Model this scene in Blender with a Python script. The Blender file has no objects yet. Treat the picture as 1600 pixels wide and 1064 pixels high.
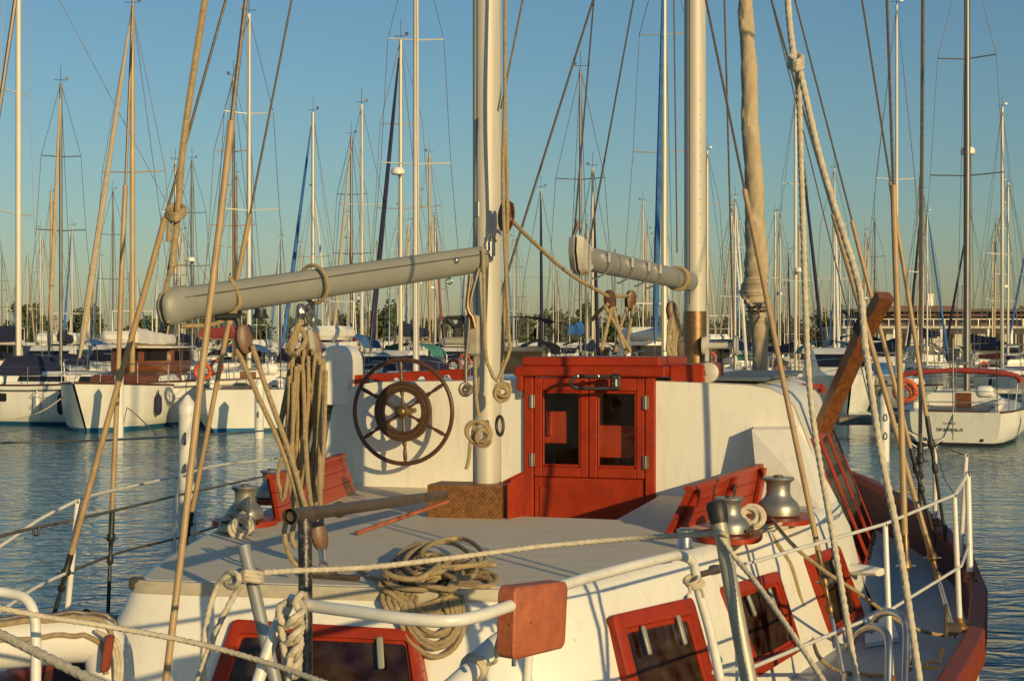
import bpy, bmesh, math, random
from mathutils import Vector, Matrix
from mathutils.bvhtree import BVHTree
V = Vector
PI = math.pi
random.seed(7)
R = random.Random(11)

# ------------------------------------------------------------------ camera, sky, sun, exposure
scene = bpy.context.scene
COL = scene.collection
FPX = 2200.0          # focal length in photograph pixels (1600 wide)
CAMZ = 2.5            # eye height above the water
HOR = 540.0           # horizon line in the photograph
cam_data = bpy.data.cameras.new('camera')
cam = bpy.data.objects.new('camera', cam_data)
COL.objects.link(cam)
cam.location = (0, 0, CAMZ)
cam.rotation_euler = (math.radians(90), 0, 0)
cam_data.sensor_width = 36
cam_data.lens = 36 * FPX / 1600
cam_data.shift_y = (HOR - 532) / 1600
cam_data.clip_end = 9000
cam_data.clip_start = 0.05
scene.camera = cam

SUN_AZ = math.radians(149)      # clockwise from +Y (the viewing direction): behind the viewer, to the right
SUN_EL = math.radians(14.5)
SUN = V((math.sin(SUN_AZ) * math.cos(SUN_EL), math.cos(SUN_AZ) * math.cos(SUN_EL), math.sin(SUN_EL)))
world = bpy.data.worlds.new('World')
scene.world = world
world.use_nodes = True
wn = world.node_tree
wn.nodes.clear()
sky = wn.nodes.new('ShaderNodeTexSky')
sky.sky_type = 'NISHITA'
sky.sun_disc = False
sky.sun_elevation = SUN_EL
sky.sun_rotation = SUN_AZ
sky.altitude = 0
sky.air_density = 1.5
sky.dust_density = 0.5
sky.ozone_density = 6.0
bg = wn.nodes.new('ShaderNodeBackground')
bg.inputs[1].default_value = 0.096
wo = wn.nodes.new('ShaderNodeOutputWorld')
tint = wn.nodes.new('ShaderNodeMix'); tint.data_type = 'RGBA'; tint.blend_type = 'MULTIPLY'     # one even tint: the photograph's white balance
tint.inputs[0].default_value = 1.0; tint.inputs[7].default_value = (1.07, 1.06, .99, 1)
wn.links.new(sky.outputs[0], tint.inputs[6])
wn.links.new(tint.outputs[2], bg.inputs[0])
wn.links.new(bg.outputs[0], wo.inputs[0])

sd = bpy.data.lights.new('sun', 'SUN')
sd.energy = 3.9
sd.angle = math.radians(0.55)
sd.color = (1.0, 0.755, 0.37)
sun = bpy.data.objects.new('sun', sd)
COL.objects.link(sun)
sun.rotation_euler = SUN.to_track_quat('Z', 'Y').to_euler()
sun.location = (20, -20, 30)

scene.view_settings.view_transform = 'Standard'
scene.view_settings.look = 'None'
scene.view_settings.exposure = 0.0
scene.view_settings.gamma = 1.0
scene.render.engine = 'CYCLES'
scene.cycles.use_denoising = True
scene.cycles.max_bounces = 8
scene.cycles.transparent_max_bounces = 16

# ------------------------------------------------------------------ coordinates
def W(px, py, Y):                      # the point that shows at a photograph pixel, Y metres away
    return V(((px - 800) / FPX * Y, Y, CAMZ - (py - HOR) / FPX * Y))
def DZ(px, py, zr):                    # the same, on the level zr below/above the eye
    return W(px, py, -zr * FPX / (py - HOR))
HD = math.radians(16.5)                # heading of the ketch: away and to the right
BO = V((-.71, 6.6, 0))
BF = V((math.sin(HD), math.cos(HD), 0))
BR = V((math.cos(HD), -math.sin(HD), 0))
UP = V((0, 0, 1))
def Bt(r, f, zr):                      # ketch frame: metres to starboard, forward, relative to the eye
    return BO + BR * r + BF * f + UP * (CAMZ + zr)

# ------------------------------------------------------------------ mesh helpers
class MB:
    def __init__(s):
        s.v = []; s.f = []
    def add(s, vs, fs):
        n = len(s.v)
        s.v += [tuple(p) for p in vs]
        s.f += [tuple(i + n for i in q) for q in fs]
        return s
    def box(s, c, dx, dy, dz, ax=None, bev=0.0):
        """box with half axes given by vectors or a frame ax=(x,y,z unit)"""
        c = V(c)
        X, Y_, Z = ax if ax else (V((1, 0, 0)), V((0, 1, 0)), V((0, 0, 1)))
        b = min(bev, dx * .45, dy * .45, dz * .45)
        if b <= 0:
            vs = [c + X * (sx * dx / 2) + Y_ * (sy * dy / 2) + Z * (sz * dz / 2) for sz in (-1, 1) for sy in (-1, 1) for sx in (-1, 1)]
            return s.add(vs, [(0, 2, 3, 1), (4, 5, 7, 6), (0, 1, 5, 4), (2, 6, 7, 3), (0, 4, 6, 2), (1, 3, 7, 5)])
        # chamfered box: three rings of 8 corners
        hx, hy, hz = dx / 2, dy / 2, dz / 2
        def ring(hx, hy, b, z):
            return [c + X * x + Y_ * y + Z * z for x, y in ((hx, -hy + b), (hx, hy - b), (hx - b, hy), (-hx + b, hy), (-hx, hy - b), (-hx, -hy + b), (-hx + b, -hy), (hx - b, -hy))]
        rings = [ring(hx - b, hy - b, b * .3, -hz), ring(hx, hy, b, -hz + b), ring(hx, hy, b, hz - b), ring(hx - b, hy - b, b * .3, hz)]
        return s.loft(rings, closed=True, caps=True)
    def loft(s, rings, closed=True, caps=True):
        n = len(rings[0]); vs = [p for r in rings for p in r]; fs = []
        m = n if closed else n - 1
        for i in range(len(rings) - 1):
            for j in range(m):
                a = i * n + j; b = i * n + (j + 1) % n
                fs.append((a, b, b + n, a + n))
        if caps and closed:
            fs.append(tuple(reversed(range(n))))
            fs.append(tuple((len(rings) - 1) * n + j for j in range(n)))
        return s.add(vs, fs)
    def tube(s, pts, r, sides=8, caps=True, lobes=0, pitch=7.0):
        pts = [V(p) for p in pts]
        n = len(pts)
        rs = r if isinstance(r, (list, tuple)) else [r] * n
        t0 = (pts[1] - pts[0]).normalized()
        a = V((0, 0, 1)) if abs(t0.z) < .9 else V((1, 0, 0))
        u = t0.cross(a).normalized()
        rings = []; dist = 0
        for i in range(n):
            if i == 0: t = pts[1] - pts[0]
            elif i == n - 1: t = pts[-1] - pts[-2]
            else: t = pts[i + 1] - pts[i - 1]
            if i: dist += (pts[i] - pts[i - 1]).length
            t = t.normalized() if t.length > 1e-9 else t0
            u = (u - t * u.dot(t))
            u = u.normalized() if u.length > 1e-6 else t.orthogonal().normalized()
            w = t.cross(u)
            ring = []
            for k in range(sides):
                th = 2 * PI * k / sides
                rr = rs[i]
                if lobes:
                    ph = 2 * PI * dist / (pitch * rs[i])
                    rr *= .70 + .34 * abs(math.cos(lobes / 2 * (th - ph)))
                ring.append(pts[i] + u * (math.cos(th) * rr) + w * (math.sin(th) * rr))
            rings.append(ring)
        return s.loft(rings, True, caps)
    def sweep(s, pts, prof, up=UP, scales=None):
        pts = [V(p) for p in pts]; rings = []
        for i, p in enumerate(pts):
            t = (pts[min(i + 1, len(pts) - 1)] - pts[max(i - 1, 0)]).normalized()
            sd_ = t.cross(up).normalized(); u2 = sd_.cross(t).normalized()
            k = scales[i] if scales else 1
            rings.append([p + sd_ * (a * k) + u2 * (b * k) for a, b in prof])
        return s.loft(rings, True, True)
    def lathe(s, c, prof, axis=UP, sides=16):
        axis = V(axis).normalized(); u = axis.orthogonal().normalized(); w = axis.cross(u)
        rings = [[V(c) + axis * h + (u * math.cos(2 * PI * k / sides) + w * math.sin(2 * PI * k / sides)) * max(rr, 1e-4) for k in range(sides)] for rr, h in prof]
        return s.loft(rings, True, True)
    def torus(s, c, axis, Rr, r, n=40, sides=8, sx=1.0):
        axis = V(axis).normalized(); u = axis.orthogonal().normalized(); w = axis.cross(u); c = V(c)
        vs = []; fs = []
        for i in range(n):
            a = 2 * PI * i / n; d = u * math.cos(a) + w * math.sin(a)
            for k in range(sides):
                b = 2 * PI * k / sides
                vs.append(c + d * (Rr + r * sx * math.cos(b)) + axis * (r * math.sin(b)))
        for i in range(n):
            for k in range(sides):
                fs.append((i * sides + k, ((i + 1) % n) * sides + k, ((i + 1) % n) * sides + (k + 1) % sides, i * sides + (k + 1) % sides))
        return s.add(vs, fs)
    def prism(s, poly, ext):
        """polygon (list of points) extruded by vector ext"""
        poly = [V(p) for p in poly]; e = V(ext); n = len(poly)
        vs = poly + [p + e for p in poly]
        fs = [tuple(range(n)), tuple(reversed(range(n, 2 * n)))] + [(i, i + n, (i + 1) % n + n, (i + 1) % n) for i in range(n)]
        return s.add(vs, fs)
    def ball(s, c, rx, ry, rz, n=10, m=7, ax=None, jit=0):
        c = V(c); X, Y_, Z = ax if ax else (V((1, 0, 0)), V((0, 1, 0)), V((0, 0, 1)))
        rings = []
        for j in range(m + 1):
            t = PI * j / m
            rings.append([c + X * (rx * max(math.sin(t), .01) * math.cos(2 * PI * i / n) * (1 + R.uniform(-jit, jit))) + Y_ * (ry * max(math.sin(t), .01) * math.sin(2 * PI * i / n) * (1 + R.uniform(-jit, jit))) - Z * (rz * math.cos(t)) for i in range(n)])
        return s.loft(rings, True, True)

def smoothline(pts, step=None, n=8):
    """Catmull-Rom through points"""
    pts = [V(p) for p in pts]
    if len(pts) < 3:
        L = (pts[1] - pts[0]).length
        k = max(2, int(L / step) if step else n)
        return [pts[0].lerp(pts[1], i / k) for i in range(k + 1)]
    P = [pts[0] * 2 - pts[1]] + pts + [pts[-1] * 2 - pts[-2]]
    out = []
    for i in range(1, len(P) - 2):
        a, b, c, d = P[i - 1], P[i], P[i + 1], P[i + 2]
        k = max(2, int((c - b).length / step)) if step else n
        for q in range(k):
            t = q / k
            out.append(.5 * ((2 * b) + (c - a) * t + (2 * a - 5 * b + 4 * c - d) * t * t + (3 * b - a - 3 * c + d) * t ** 3))
    out.append(P[-2])
    return out

def link_obj(name, mesh, parent=None, loc=(0, 0, 0)):
    o = bpy.data.objects.new(name, mesh)
    COL.objects.link(o)
    o.location = loc
    if parent is not None: o.parent = parent
    return o
def build(name, mb, mat, parent=None, smooth=True, angle=40, off=None):
    """one mesh object; world-space vertices under a root Empty when off is that root's location"""
    me = bpy.data.meshes.new(name)
    me.from_pydata(mb.v, [], mb.f)
    me.validate()
    bm = bmesh.new(); bm.from_mesh(me)
    bmesh.ops.recalc_face_normals(bm, faces=bm.faces)
    if smooth:
        lim = math.radians(angle)
        for f in bm.faces: f.smooth = True
        for e in bm.edges:
            if len(e.link_faces) == 2 and e.calc_face_angle(0) > lim: e.smooth = False
    bm.to_mesh(me); bm.free()
    me.materials.append(mat)
    return link_obj(name, me, parent, off if off is not None else (0, 0, 0))
def tag(o, label=None, cat=None, group=None, kind=None):
    if label: o['label'] = label
    if cat: o['category'] = cat
    if group: o['group'] = group
    if kind: o['kind'] = kind
    return o
def empty(name, loc=(0, 0, 0), rz=0.0, sc=1.0):
    o = bpy.data.objects.new(name, None)
    COL.objects.link(o)
    o.location = loc; o.rotation_euler = (0, 0, rz); o.scale = (sc, sc, sc)
    o.empty_display_size = .2
    return o
def copy_tree(o, parent=None):
    c = o.copy(); COL.objects.link(c)
    if parent is not None: c.parent = parent
    for ch in list(o.children):
        copy_tree(ch, c)
    return c

# ------------------------------------------------------------------ materials
MATS = {}
def mat(name, col, rough=.5, metal=0.0, var=.12, scale=4.0, stretch=(1, 1, 1), bump=0.0, bscale=60.0, dirt=None, dirt_amt=0.0, dscale=3.0, dstretch=(1, 1, 1), coat=0.0, rvar=.1, spec=.5, chip=None, chip_sc=30.0, chip_th=.68, chip_st=(1, 1, 1)):
    if name in MATS: return MATS[name]
    m = bpy.data.materials.new(name); MATS[name] = m
    m.use_nodes = True
    nt = m.node_tree; N = nt.nodes; L = nt.links
    b = N['Principled BSDF']
    b.inputs['Metallic'].default_value = metal
    b.inputs['Roughness'].default_value = rough
    b.inputs['Specular IOR Level'].default_value = spec
    if coat: b.inputs['Coat Weight'].default_value = coat
    tc = N.new('ShaderNodeTexCoord')
    mp = N.new('ShaderNodeMapping'); mp.inputs['Scale'].default_value = stretch
    L.new(tc.outputs['Object'], mp.inputs[0])
    nz = N.new('ShaderNodeTexNoise'); nz.inputs['Scale'].default_value = scale; nz.inputs['Detail'].default_value = 8; nz.inputs['Roughness'].default_value = .62
    L.new(mp.outputs[0], nz.inputs['Vector'])
    mix = N.new('ShaderNodeMix'); mix.data_type = 'RGBA'
    mix.inputs[6].default_value = tuple(c * (1 - var) for c in col) + (1,)
    mix.inputs[7].default_value = tuple(min(1, c * (1 + var)) for c in col) + (1,)
    cr = N.new('ShaderNodeMapRange'); cr.inputs[1].default_value = .3; cr.inputs[2].default_value = .7
    L.new(nz.outputs[0], cr.inputs[0]); L.new(cr.outputs[0], mix.inputs[0])
    out = mix.outputs[2]
    if dirt:
        mp2 = N.new('ShaderNodeMapping'); mp2.inputs['Scale'].default_value = dstretch
        L.new(tc.outputs['Object'], mp2.inputs[0])
        n2 = N.new('ShaderNodeTexNoise'); n2.inputs['Scale'].default_value = dscale; n2.inputs['Detail'].default_value = 10; n2.inputs['Roughness'].default_value = .7
        L.new(mp2.outputs[0], n2.inputs['Vector'])
        r2 = N.new('ShaderNodeMapRange'); r2.inputs[1].default_value = .52; r2.inputs[2].default_value = .78; r2.inputs[4].default_value = dirt_amt
        L.new(n2.outputs[0], r2.inputs[0])
        m2 = N.new('ShaderNodeMix'); m2.data_type = 'RGBA'
        L.new(r2.outputs[0], m2.inputs[0]); L.new(out, m2.inputs[6]); m2.inputs[7].default_value = tuple(dirt) + (1,)
        out = m2.outputs[2]
    if chip:
        mp4 = N.new('ShaderNodeMapping'); mp4.inputs['Scale'].default_value = chip_st
        L.new(tc.outputs['Object'], mp4.inputs[0])
        n4 = N.new('ShaderNodeTexNoise'); n4.inputs['Scale'].default_value = chip_sc; n4.inputs['Detail'].default_value = 6; n4.inputs['Roughness'].default_value = .6
        L.new(mp4.outputs[0], n4.inputs['Vector'])
        r4 = N.new('ShaderNodeMapRange'); r4.inputs[1].default_value = chip_th; r4.inputs[2].default_value = chip_th + .03
        L.new(n4.outputs[0], r4.inputs[0])
        m4 = N.new('ShaderNodeMix'); m4.data_type = 'RGBA'
        L.new(r4.outputs[0], m4.inputs[0]); L.new(out, m4.inputs[6]); m4.inputs[7].default_value = tuple(chip) + (1,)
        out = m4.outputs[2]
    L.new(out, b.inputs['Base Color'])
    rr = N.new('ShaderNodeMapRange'); rr.inputs[3].default_value = max(0.02, rough - rvar); rr.inputs[4].default_value = min(1, rough + rvar)
    L.new(nz.outputs[0], rr.inputs[0]); L.new(rr.outputs[0], b.inputs['Roughness'])
    if bump:
        n3 = N.new('ShaderNodeTexNoise'); n3.inputs['Scale'].default_value = bscale; n3.inputs['Detail'].default_value = 4
        L.new(mp.outputs[0], n3.inputs['Vector'])
        bp = N.new('ShaderNodeBump'); bp.inputs['Strength'].default_value = bump; bp.inputs['Distance'].default_value = .01
        L.new(n3.outputs[0], bp.inputs['Height']); L.new(bp.outputs[0], b.inputs['Normal'])
    return m

M_WHITE = mat('white_paint', (.80, .765, .66), .42, var=.04, scale=2.5, bump=.06, bscale=14, dirt=(.44, .36, .25), dirt_amt=.42, dscale=5, dstretch=(3, 3, .45), chip=(.42, .33, .22), chip_sc=24, chip_th=.69)
M_GEL = mat('gelcoat', (.78, .75, .67), .35, var=.07, scale=.8, dirt=(.40, .34, .24), dirt_amt=.45, dscale=.9, dstretch=(2, 2, .4))
M_DECK = mat('deck_paint', (.66, .58, .43), .62, var=.12, scale=5, stretch=(.6, 6, 1), bump=.16, bscale=40, dirt=(.34, .29, .22), dirt_amt=.55, dscale=6, dstretch=(.5, 3, 1), chip=(.36, .31, .24), chip_sc=14, chip_th=.66, chip_st=(.35, 3.5, 1))
M_SIDE = mat('side_deck_paint', (.36, .39, .40), .6, var=.1, scale=6, stretch=(3, .6, 1), bump=.1, bscale=60, dirt=(.34, .33, .3), dirt_amt=.3)
M_RED = mat('oxide_red_paint', (.31, .029, .006), .42, spec=.35, var=.16, scale=7, bump=.22, bscale=45, dirt=(.12, .022, .012), dirt_amt=.65, dscale=9, chip=(.30, .16, .09), chip_sc=26, chip_th=.70, rvar=.15)
M_RED_OLD = mat('faded_red_paint', (.25, .045, .02), .6, var=.2, scale=12, bump=.2, bscale=60, dirt=(.10, .035, .022), dirt_amt=.75, dscale=14, chip=(.33, .2, .12), chip_sc=30, chip_th=.69)
M_WOOD = mat('varnished_wood', (.17, .06, .018), .4, var=.5, scale=9, stretch=(5, 5, .7), bump=.1, bscale=30, coat=.3, dirt=(.05, .025, .015), dirt_amt=.7, dscale=4)
M_TEAK = mat('dark_teak', (.085, .038, .02), .4, var=.35, scale=14, stretch=(3, 3, 3), bump=.12, bscale=90)
M_ALU = mat('anodised_aluminium', (.54, .50, .41), .55, metal=.12, var=.07, scale=3, stretch=(4, 4, .4), dirt=(.33, .31, .27), dirt_amt=.4, dscale=4, dstretch=(5, 5, .3))
M_ALUW = mat('painted_aluminium', (.27, .265, .225), .5, metal=.1, var=.06, scale=4, dirt=(.36, .34, .3), dirt_amt=.35, dscale=6)
M_STEEL = mat('stainless_steel', (.50, .47, .42), .3, metal=.95, var=.08, scale=10)
M_BRONZE = mat('bronze', (.25, .155, .075), .45, metal=.8, var=.3, scale=25)
M_BRASS = mat('old_brass', (.20, .135, .05), .42, metal=.7, var=.3, scale=30)
M_COPPER = mat('red_lead_rod', (.42, .13, .06), .45, metal=.3, var=.2, scale=18)
M_RUST = mat('rusty_metal', (.26, .11, .035), .5, metal=.4, var=.45, scale=30, bump=.3, bscale=80, dirt=(.36, .2, .09), dirt_amt=.8, dscale=22)
M_GALV = mat('galvanised_pipe', (.12, .095, .07), .5, metal=.4, var=.4, scale=14, bump=.2, bscale=70, dirt=(.22, .11, .05), dirt_amt=.8, dscale=9)
M_BLACK = mat('black_rubber', (.02, .02, .02), .5, var=.3, scale=30)
M_BLACKP = mat('chipped_black_paint', (.028, .024, .02), .35, var=.4, scale=30, bump=.3, bscale=70, dirt=(.4, .34, .25), dirt_amt=.75, dscale=30)
M_GREY = mat('grey_pole', (.33, .33, .31), .5, metal=.4, var=.12, scale=10)
M_ROPE = mat('beige_rope', (.42, .31, .165), .9, var=.22, scale=40, bump=.8, bscale=260, dirt=(.17, .11, .055), dirt_amt=.8, dscale=50, chip=(.10, .06, .03), chip_sc=95, chip_th=.66)
M_ROPEW = mat('white_laid_rope', (.58, .50, .37), .9, var=.2, scale=40, bump=.5, bscale=220, dirt=(.3, .24, .16), dirt_amt=.5, dscale=30)
M_SLEEVE = mat('tan_shroud_sleeve', (.41, .275, .135), .5, var=.2, scale=6, stretch=(6, 6, .6), dirt=(.24, .12, .05), dirt_amt=.6, dscale=6)
M_WIRE = mat('rigging_wire', (.17, .14, .11), .45, metal=.5, var=.3, scale=40)
M_WIREL = mat('white_lifeline', (.66, .63, .56), .5, var=.1, scale=10)
M_WHITET = mat('white_tube_enamel', (.74, .71, .63), .3, var=.06, scale=9, dirt=(.28, .14, .07), dirt_amt=.35, dscale=16)
M_CANVAS = mat('tan_canvas', (.46, .36, .23), .85, var=.15, scale=6, stretch=(2, 2, 1), bump=.5, bscale=18, dirt=(.25, .18, .1), dirt_amt=.5, dscale=4)
M_BLUE = mat('blue_canvas', (.035, .14, .36), .8, var=.25, scale=3)
M_NAVY = mat('navy_canvas', (.016, .018, .05), .8, var=.3, scale=3)
M_REDC = mat('red_canvas', (.30, .04, .03), .8, var=.25, scale=3)
M_WHITEC = mat('white_sailcloth', (.70, .67, .60), .8, var=.1, scale=3, bump=.4, bscale=5)
M_GREENC = mat('green_canvas', (.05, .25, .17), .8, var=.2, scale=3)
M_ORANGE = mat('orange_lifebuoy', (.62, .10, .03), .6, var=.15, scale=6)
M_BOOT = mat('blue_antifouling', (.02, .13, .27), .6, var=.3, scale=2)
M_BLACKH = mat('dark_antifouling', (.02, .02, .025), .6, var=.3, scale=2)
M_MASTB = mat('mast_alloy', (.52, .47, .37), .45, metal=.3, var=.1, scale=.7, stretch=(3, 3, .3))
M_MASTD = mat('mast_dark', (.17, .16, .15), .4, metal=.5, var=.15, scale=1)
M_MASTW = mat('mast_wood', (.44, .31, .15), .4, var=.2, scale=1)
M_MASTP = mat('mast_white', (.62, .58, .49), .4, var=.06, scale=1)
M_BWIRE = mat('standing_wire', (.22, .2, .18), .5, metal=.4, var=.2)
M_DKGLASS = mat('dark_window', (.015, .015, .018), .08, var=.2, scale=2)
M_PLANKD = mat('weathered_timber', (.22, .17, .11), .8, var=.3, scale=2, bump=.3, bscale=20)
M_PONT = mat('pontoon_concrete', (.36, .34, .30), .85, var=.15, scale=1)
M_MAHOG = mat('mahogany', (.16, .055, .022), .35, var=.3, scale=4, stretch=(1, 1, 4), coat=.3)

def glassmat(name, tint, refl=.8, rough=.03, dust=.0):
    m = bpy.data.materials.new(name); m.use_nodes = True
    nt = m.node_tree; N = nt.nodes; L = nt.links
    N.remove(N['Principled BSDF'])
    out = N['Material Output']
    tr = N.new('ShaderNodeBsdfTransparent'); tr.inputs[0].default_value = tint + (1,)
    gl = N.new('ShaderNodeBsdfGlossy'); gl.inputs['Roughness'].default_value = rough
    lwt = N.new('ShaderNodeLayerWeight'); lwt.inputs[0].default_value = .5
    pw = N.new('ShaderNodeMath'); pw.operation = 'POWER'; pw.inputs[1].default_value = 5.0
    fr = N.new('ShaderNodeMath'); fr.operation = 'MULTIPLY_ADD'; fr.inputs[1].default_value = refl; fr.inputs[2].default_value = .04
    L.new(lwt.outputs['Facing'], pw.inputs[0]); L.new(pw.outputs[0], fr.inputs[0])
    mx = N.new('ShaderNodeMixShader')
    L.new(fr.outputs[0], mx.inputs[0]); L.new(tr.outputs[0], mx.inputs[1]); L.new(gl.outputs[0], mx.inputs[2])
    last = mx
    if dust:
        df = N.new('ShaderNodeBsdfDiffuse'); df.inputs[0].default_value = (.55, .45, .33, 1)
        nz = N.new('ShaderNodeTexNoise'); nz.inputs['Scale'].default_value = 9; nz.inputs['Detail'].default_value = 10
        tc = N.new('ShaderNodeTexCoord'); L.new(tc.outputs['Object'], nz.inputs['Vector'])
        mr = N.new('ShaderNodeMapRange'); mr.inputs[1].default_value = .35; mr.inputs[2].default_value = .8; mr.inputs[4].default_value = dust
        L.new(nz.outputs[0], mr.inputs[0])
        m2 = N.new('ShaderNodeMixShader')
        L.new(mr.outputs[0], m2.inputs[0]); L.new(mx.outputs[0], m2.inputs[1]); L.new(df.outputs[0], m2.inputs[2])
        last = m2
    L.new(last.outputs[0], out.inputs[0])
    return m
M_DOORGLASS = glassmat('door_glass', (.8, .7, .62), dust=.02)
M_CABGLASS = glassmat('cabin_glass', (.30, .18, .14), rough=.08, dust=.09)

def watermat():
    m = bpy.data.materials.new('harbour_water'); m.use_nodes = True
    nt = m.node_tree; N = nt.nodes; L = nt.links
    b = N['Principled BSDF']
    b.inputs['Base Color'].default_value = (.08, .19, .21, 1)
    b.inputs['Roughness'].default_value = .04
    b.inputs['IOR'].default_value = 1.33
    tc = N.new('ShaderNodeTexCoord')
    def noise(sc, st, det, dist=0.0):
        mp = N.new('ShaderNodeMapping'); mp.inputs['Scale'].default_value = st; mp.inputs['Rotation'].default_value = (0, 0, math.radians(9))
        L.new(tc.outputs['Object'], mp.inputs[0])
        n = N.new('ShaderNodeTexNoise'); n.inputs['Scale'].default_value = sc; n.inputs['Detail'].default_value = det; n.inputs['Distortion'].default_value = dist
        L.new(mp.outputs[0], n.inputs['Vector'])
        return n
    a = noise(2.3, (.75, 1.15, 1), 2, .7)
    c = noise(6.0, (.6, 1.2, 1), 2, .8)
    d = noise(.16, (.6, 1.2, 1), 1)
    b1 = N.new('ShaderNodeBump'); b1.inputs['Strength'].default_value = 1; b1.inputs['Distance'].default_value = .075
    b2 = N.new('ShaderNodeBump'); b2.inputs['Strength'].default_value = 1; b2.inputs['Distance'].default_value = .018
    b3 = N.new('ShaderNodeBump'); b3.inputs['Strength'].default_value = 1; b3.inputs['Distance'].default_value = .07
    L.new(a.outputs[0], b1.inputs['Height']); L.new(c.outputs[0], b2.inputs['Height']); L.new(d.outputs[0], b3.inputs['Height'])
    e = noise(.09, (.5, 1.4, 1), 3, .4)                 # calm and ruffled patches
    me_ = N.new('ShaderNodeMapRange'); me_.inputs[1].default_value = .35; me_.inputs[2].default_value = .65; me_.inputs[3].default_value = .45; me_.inputs[4].default_value = 1.0
    L.new(e.outputs[0], me_.inputs[0]); L.new(me_.outputs[0], b1.inputs['Strength']); L.new(me_.outputs[0], b2.inputs['Strength'])
    L.new(b3.outputs[0], b1.inputs['Normal']); L.new(b1.outputs[0], b2.inputs['Normal']); L.new(b2.outputs[0], b.inputs['Normal'])
    return m
M_WATER = watermat()

# ------------------------------------------------------------------ setting: water, quays, far shore
mb = MB()
mb.add([(-3500, -60, 0), (3500, -60, 0), (3500, 6000, 0), (-3500, 6000, 0)], [(0, 1, 2, 3)])
tag(build('water', mb, M_WATER, smooth=False), 'rippled blue harbour water reflecting boats and masts', 'water', kind='structure')

M_LAND = mat('dry_ground', (.20, .17, .11), .95, var=.3, scale=.05)
mb = MB()
LY = 400
mb.add([(-3500, LY, 1.3), (3500, LY, 1.3), (3500, 6000, 1.3), (-3500, 6000, 1.3), (-3500, LY, -1), (3500, LY, -1)], [(0, 1, 2, 3), (4, 5, 1, 0)])
tag(build('terrain', mb, M_LAND, smooth=False), 'low far shore behind the marina', 'shore', kind='structure')
mb = MB()
mb.add([(28, 176, 1.5), (260, 176, 1.5), (260, LY + 20, 1.5), (28, LY + 20, 1.5), (28, 176, -1), (260, 176, -1), (28, LY + 20, -1)], [(0, 1, 2, 3), (4, 5, 1, 0), (6, 4, 0, 3)])
tag(build('quay', mb, M_PONT, smooth=False), 'concrete quay in front of the waterfront restaurant', 'quay', kind='structure')
# ------------------------------------------------------------------ the ketch in the foreground
KB = Bt(0, 2, 0); KB.z = 0
ketch = empty('ketch', KB)
tag(ketch, 'large white ketch with oxide red trim, seen from astern, filling the foreground', 'sailboat')
KOFF = tuple(-c for c in KB)
def kp(name, mb, m, parent=None, smooth=True, angle=40):      # part of the ketch (or sub-part of one of its parts)
    if parent is None: return build(name, mb, m, ketch, smooth, angle, off=KOFF)
    return build(name, mb, m, parent, smooth, angle)
FR = (BR, BF, UP)                                             # ketch axes
def kbox(mbx, r0, r1, f0, f1, z0, z1, bev=0.0):
    return mbx.box(Bt((r0 + r1) / 2, (f0 + f1) / 2, (z0 + z1) / 2), abs(r1 - r0), abs(f1 - f0), abs(z1 - z0), FR, bev)

# hull
HW = [(-3.1, .15), (-3.0, .6), (-2.7, 1.1), (-2.2, 1.55), (-1.2, 2.05), (0, 2.42), (1.1, 2.66), (2.5, 2.84), (3.9, 2.90), (5.5, 2.84), (7, 2.62), (8, 2.4), (9.5, 1.9), (11, 1.2), (12, .6), (12.8, .06)]
def lerp_tab(tab, x):
    if x <= tab[0][0]: return tab[0][1]
    for (a, b), (c, d) in zip(tab, tab[1:]):
        if x <= c: return b + (d - b) * (x - a) / (c - a)
    return tab[-1][1]
def hw(f): return lerp_tab(HW, f)
def sheer(f): return -1.65 + .012 * max(0, f - 3) ** 1.6
fs_ = [-3.1, -3.0, -2.7, -2.2, -1.6, -1.0, -.4, .3, 1, 1.7, 2.4, 3.1, 3.9, 4.7, 5.5, 6.3, 7, 7.7, 8.5, 9.5, 10.5, 11.3, 12, 12.5, 12.8]
PS = .80                                                      # the port side shows narrower
SD = -1.90                                                    # side deck level
mb = MB()
rings = []
for f in fs_:
    b = hw(f); zs = sheer(f) - .05
    half = [(b, zs), (b * 1.0, zs - .25), (b * .97, SD - .35), (b * .90, SD - .62), (b * .6, SD - .95)]
    ring = [Bt(r, f, z) for r, z in half] + [Bt(-r * PS, f, z) for r, z in reversed(half)]
    rings.append(ring)
mb.loft(rings, closed=False, caps=False)
kp('hull', mb, M_WHITE)
# bulwark (inner face, its shade put into a darker red) and cap rail
mb = MB(); inner = []
for sg in (1, -1):
    rr = [[Bt(sg * ((hw(f) if sg > 0 else hw(f) * PS) - .06), f, sheer(f) - .04), Bt(sg * ((hw(f) if sg > 0 else hw(f) * PS) - .08), f, SD - .02)] for f in fs_]
    mb.loft(rr, closed=False, caps=False)
kp('bulwark', mb, mat('shaded_bulwark_red', (.10, .028, .02), .6, var=.3, scale=12, dirt=(.05, .02, .015), dirt_amt=.6, dscale=8))
for sg in (1, -1):
    mb = MB()
    rr = []
    for f in fs_:
        b = hw(f) * (1 if sg > 0 else PS); z = sheer(f); o = min(.035, b * .4); i = min(.075, b * .8)
        rr.append([Bt(sg * (b + o), f, z - .17), Bt(sg * (b + o), f, z - .01), Bt(sg * (b + o - .015), f, z), Bt(sg * (b - i + .015), f, z), Bt(sg * (b - i), f, z - .01), Bt(sg * (b - i), f, z - .07), Bt(sg * (b + .01), f, z - .075), Bt(sg * (b + .01), f, z - .17)])
    mb.loft(rr, True, True)
    kp('cap_rail', mb, M_RED_OLD, angle=30)
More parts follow.
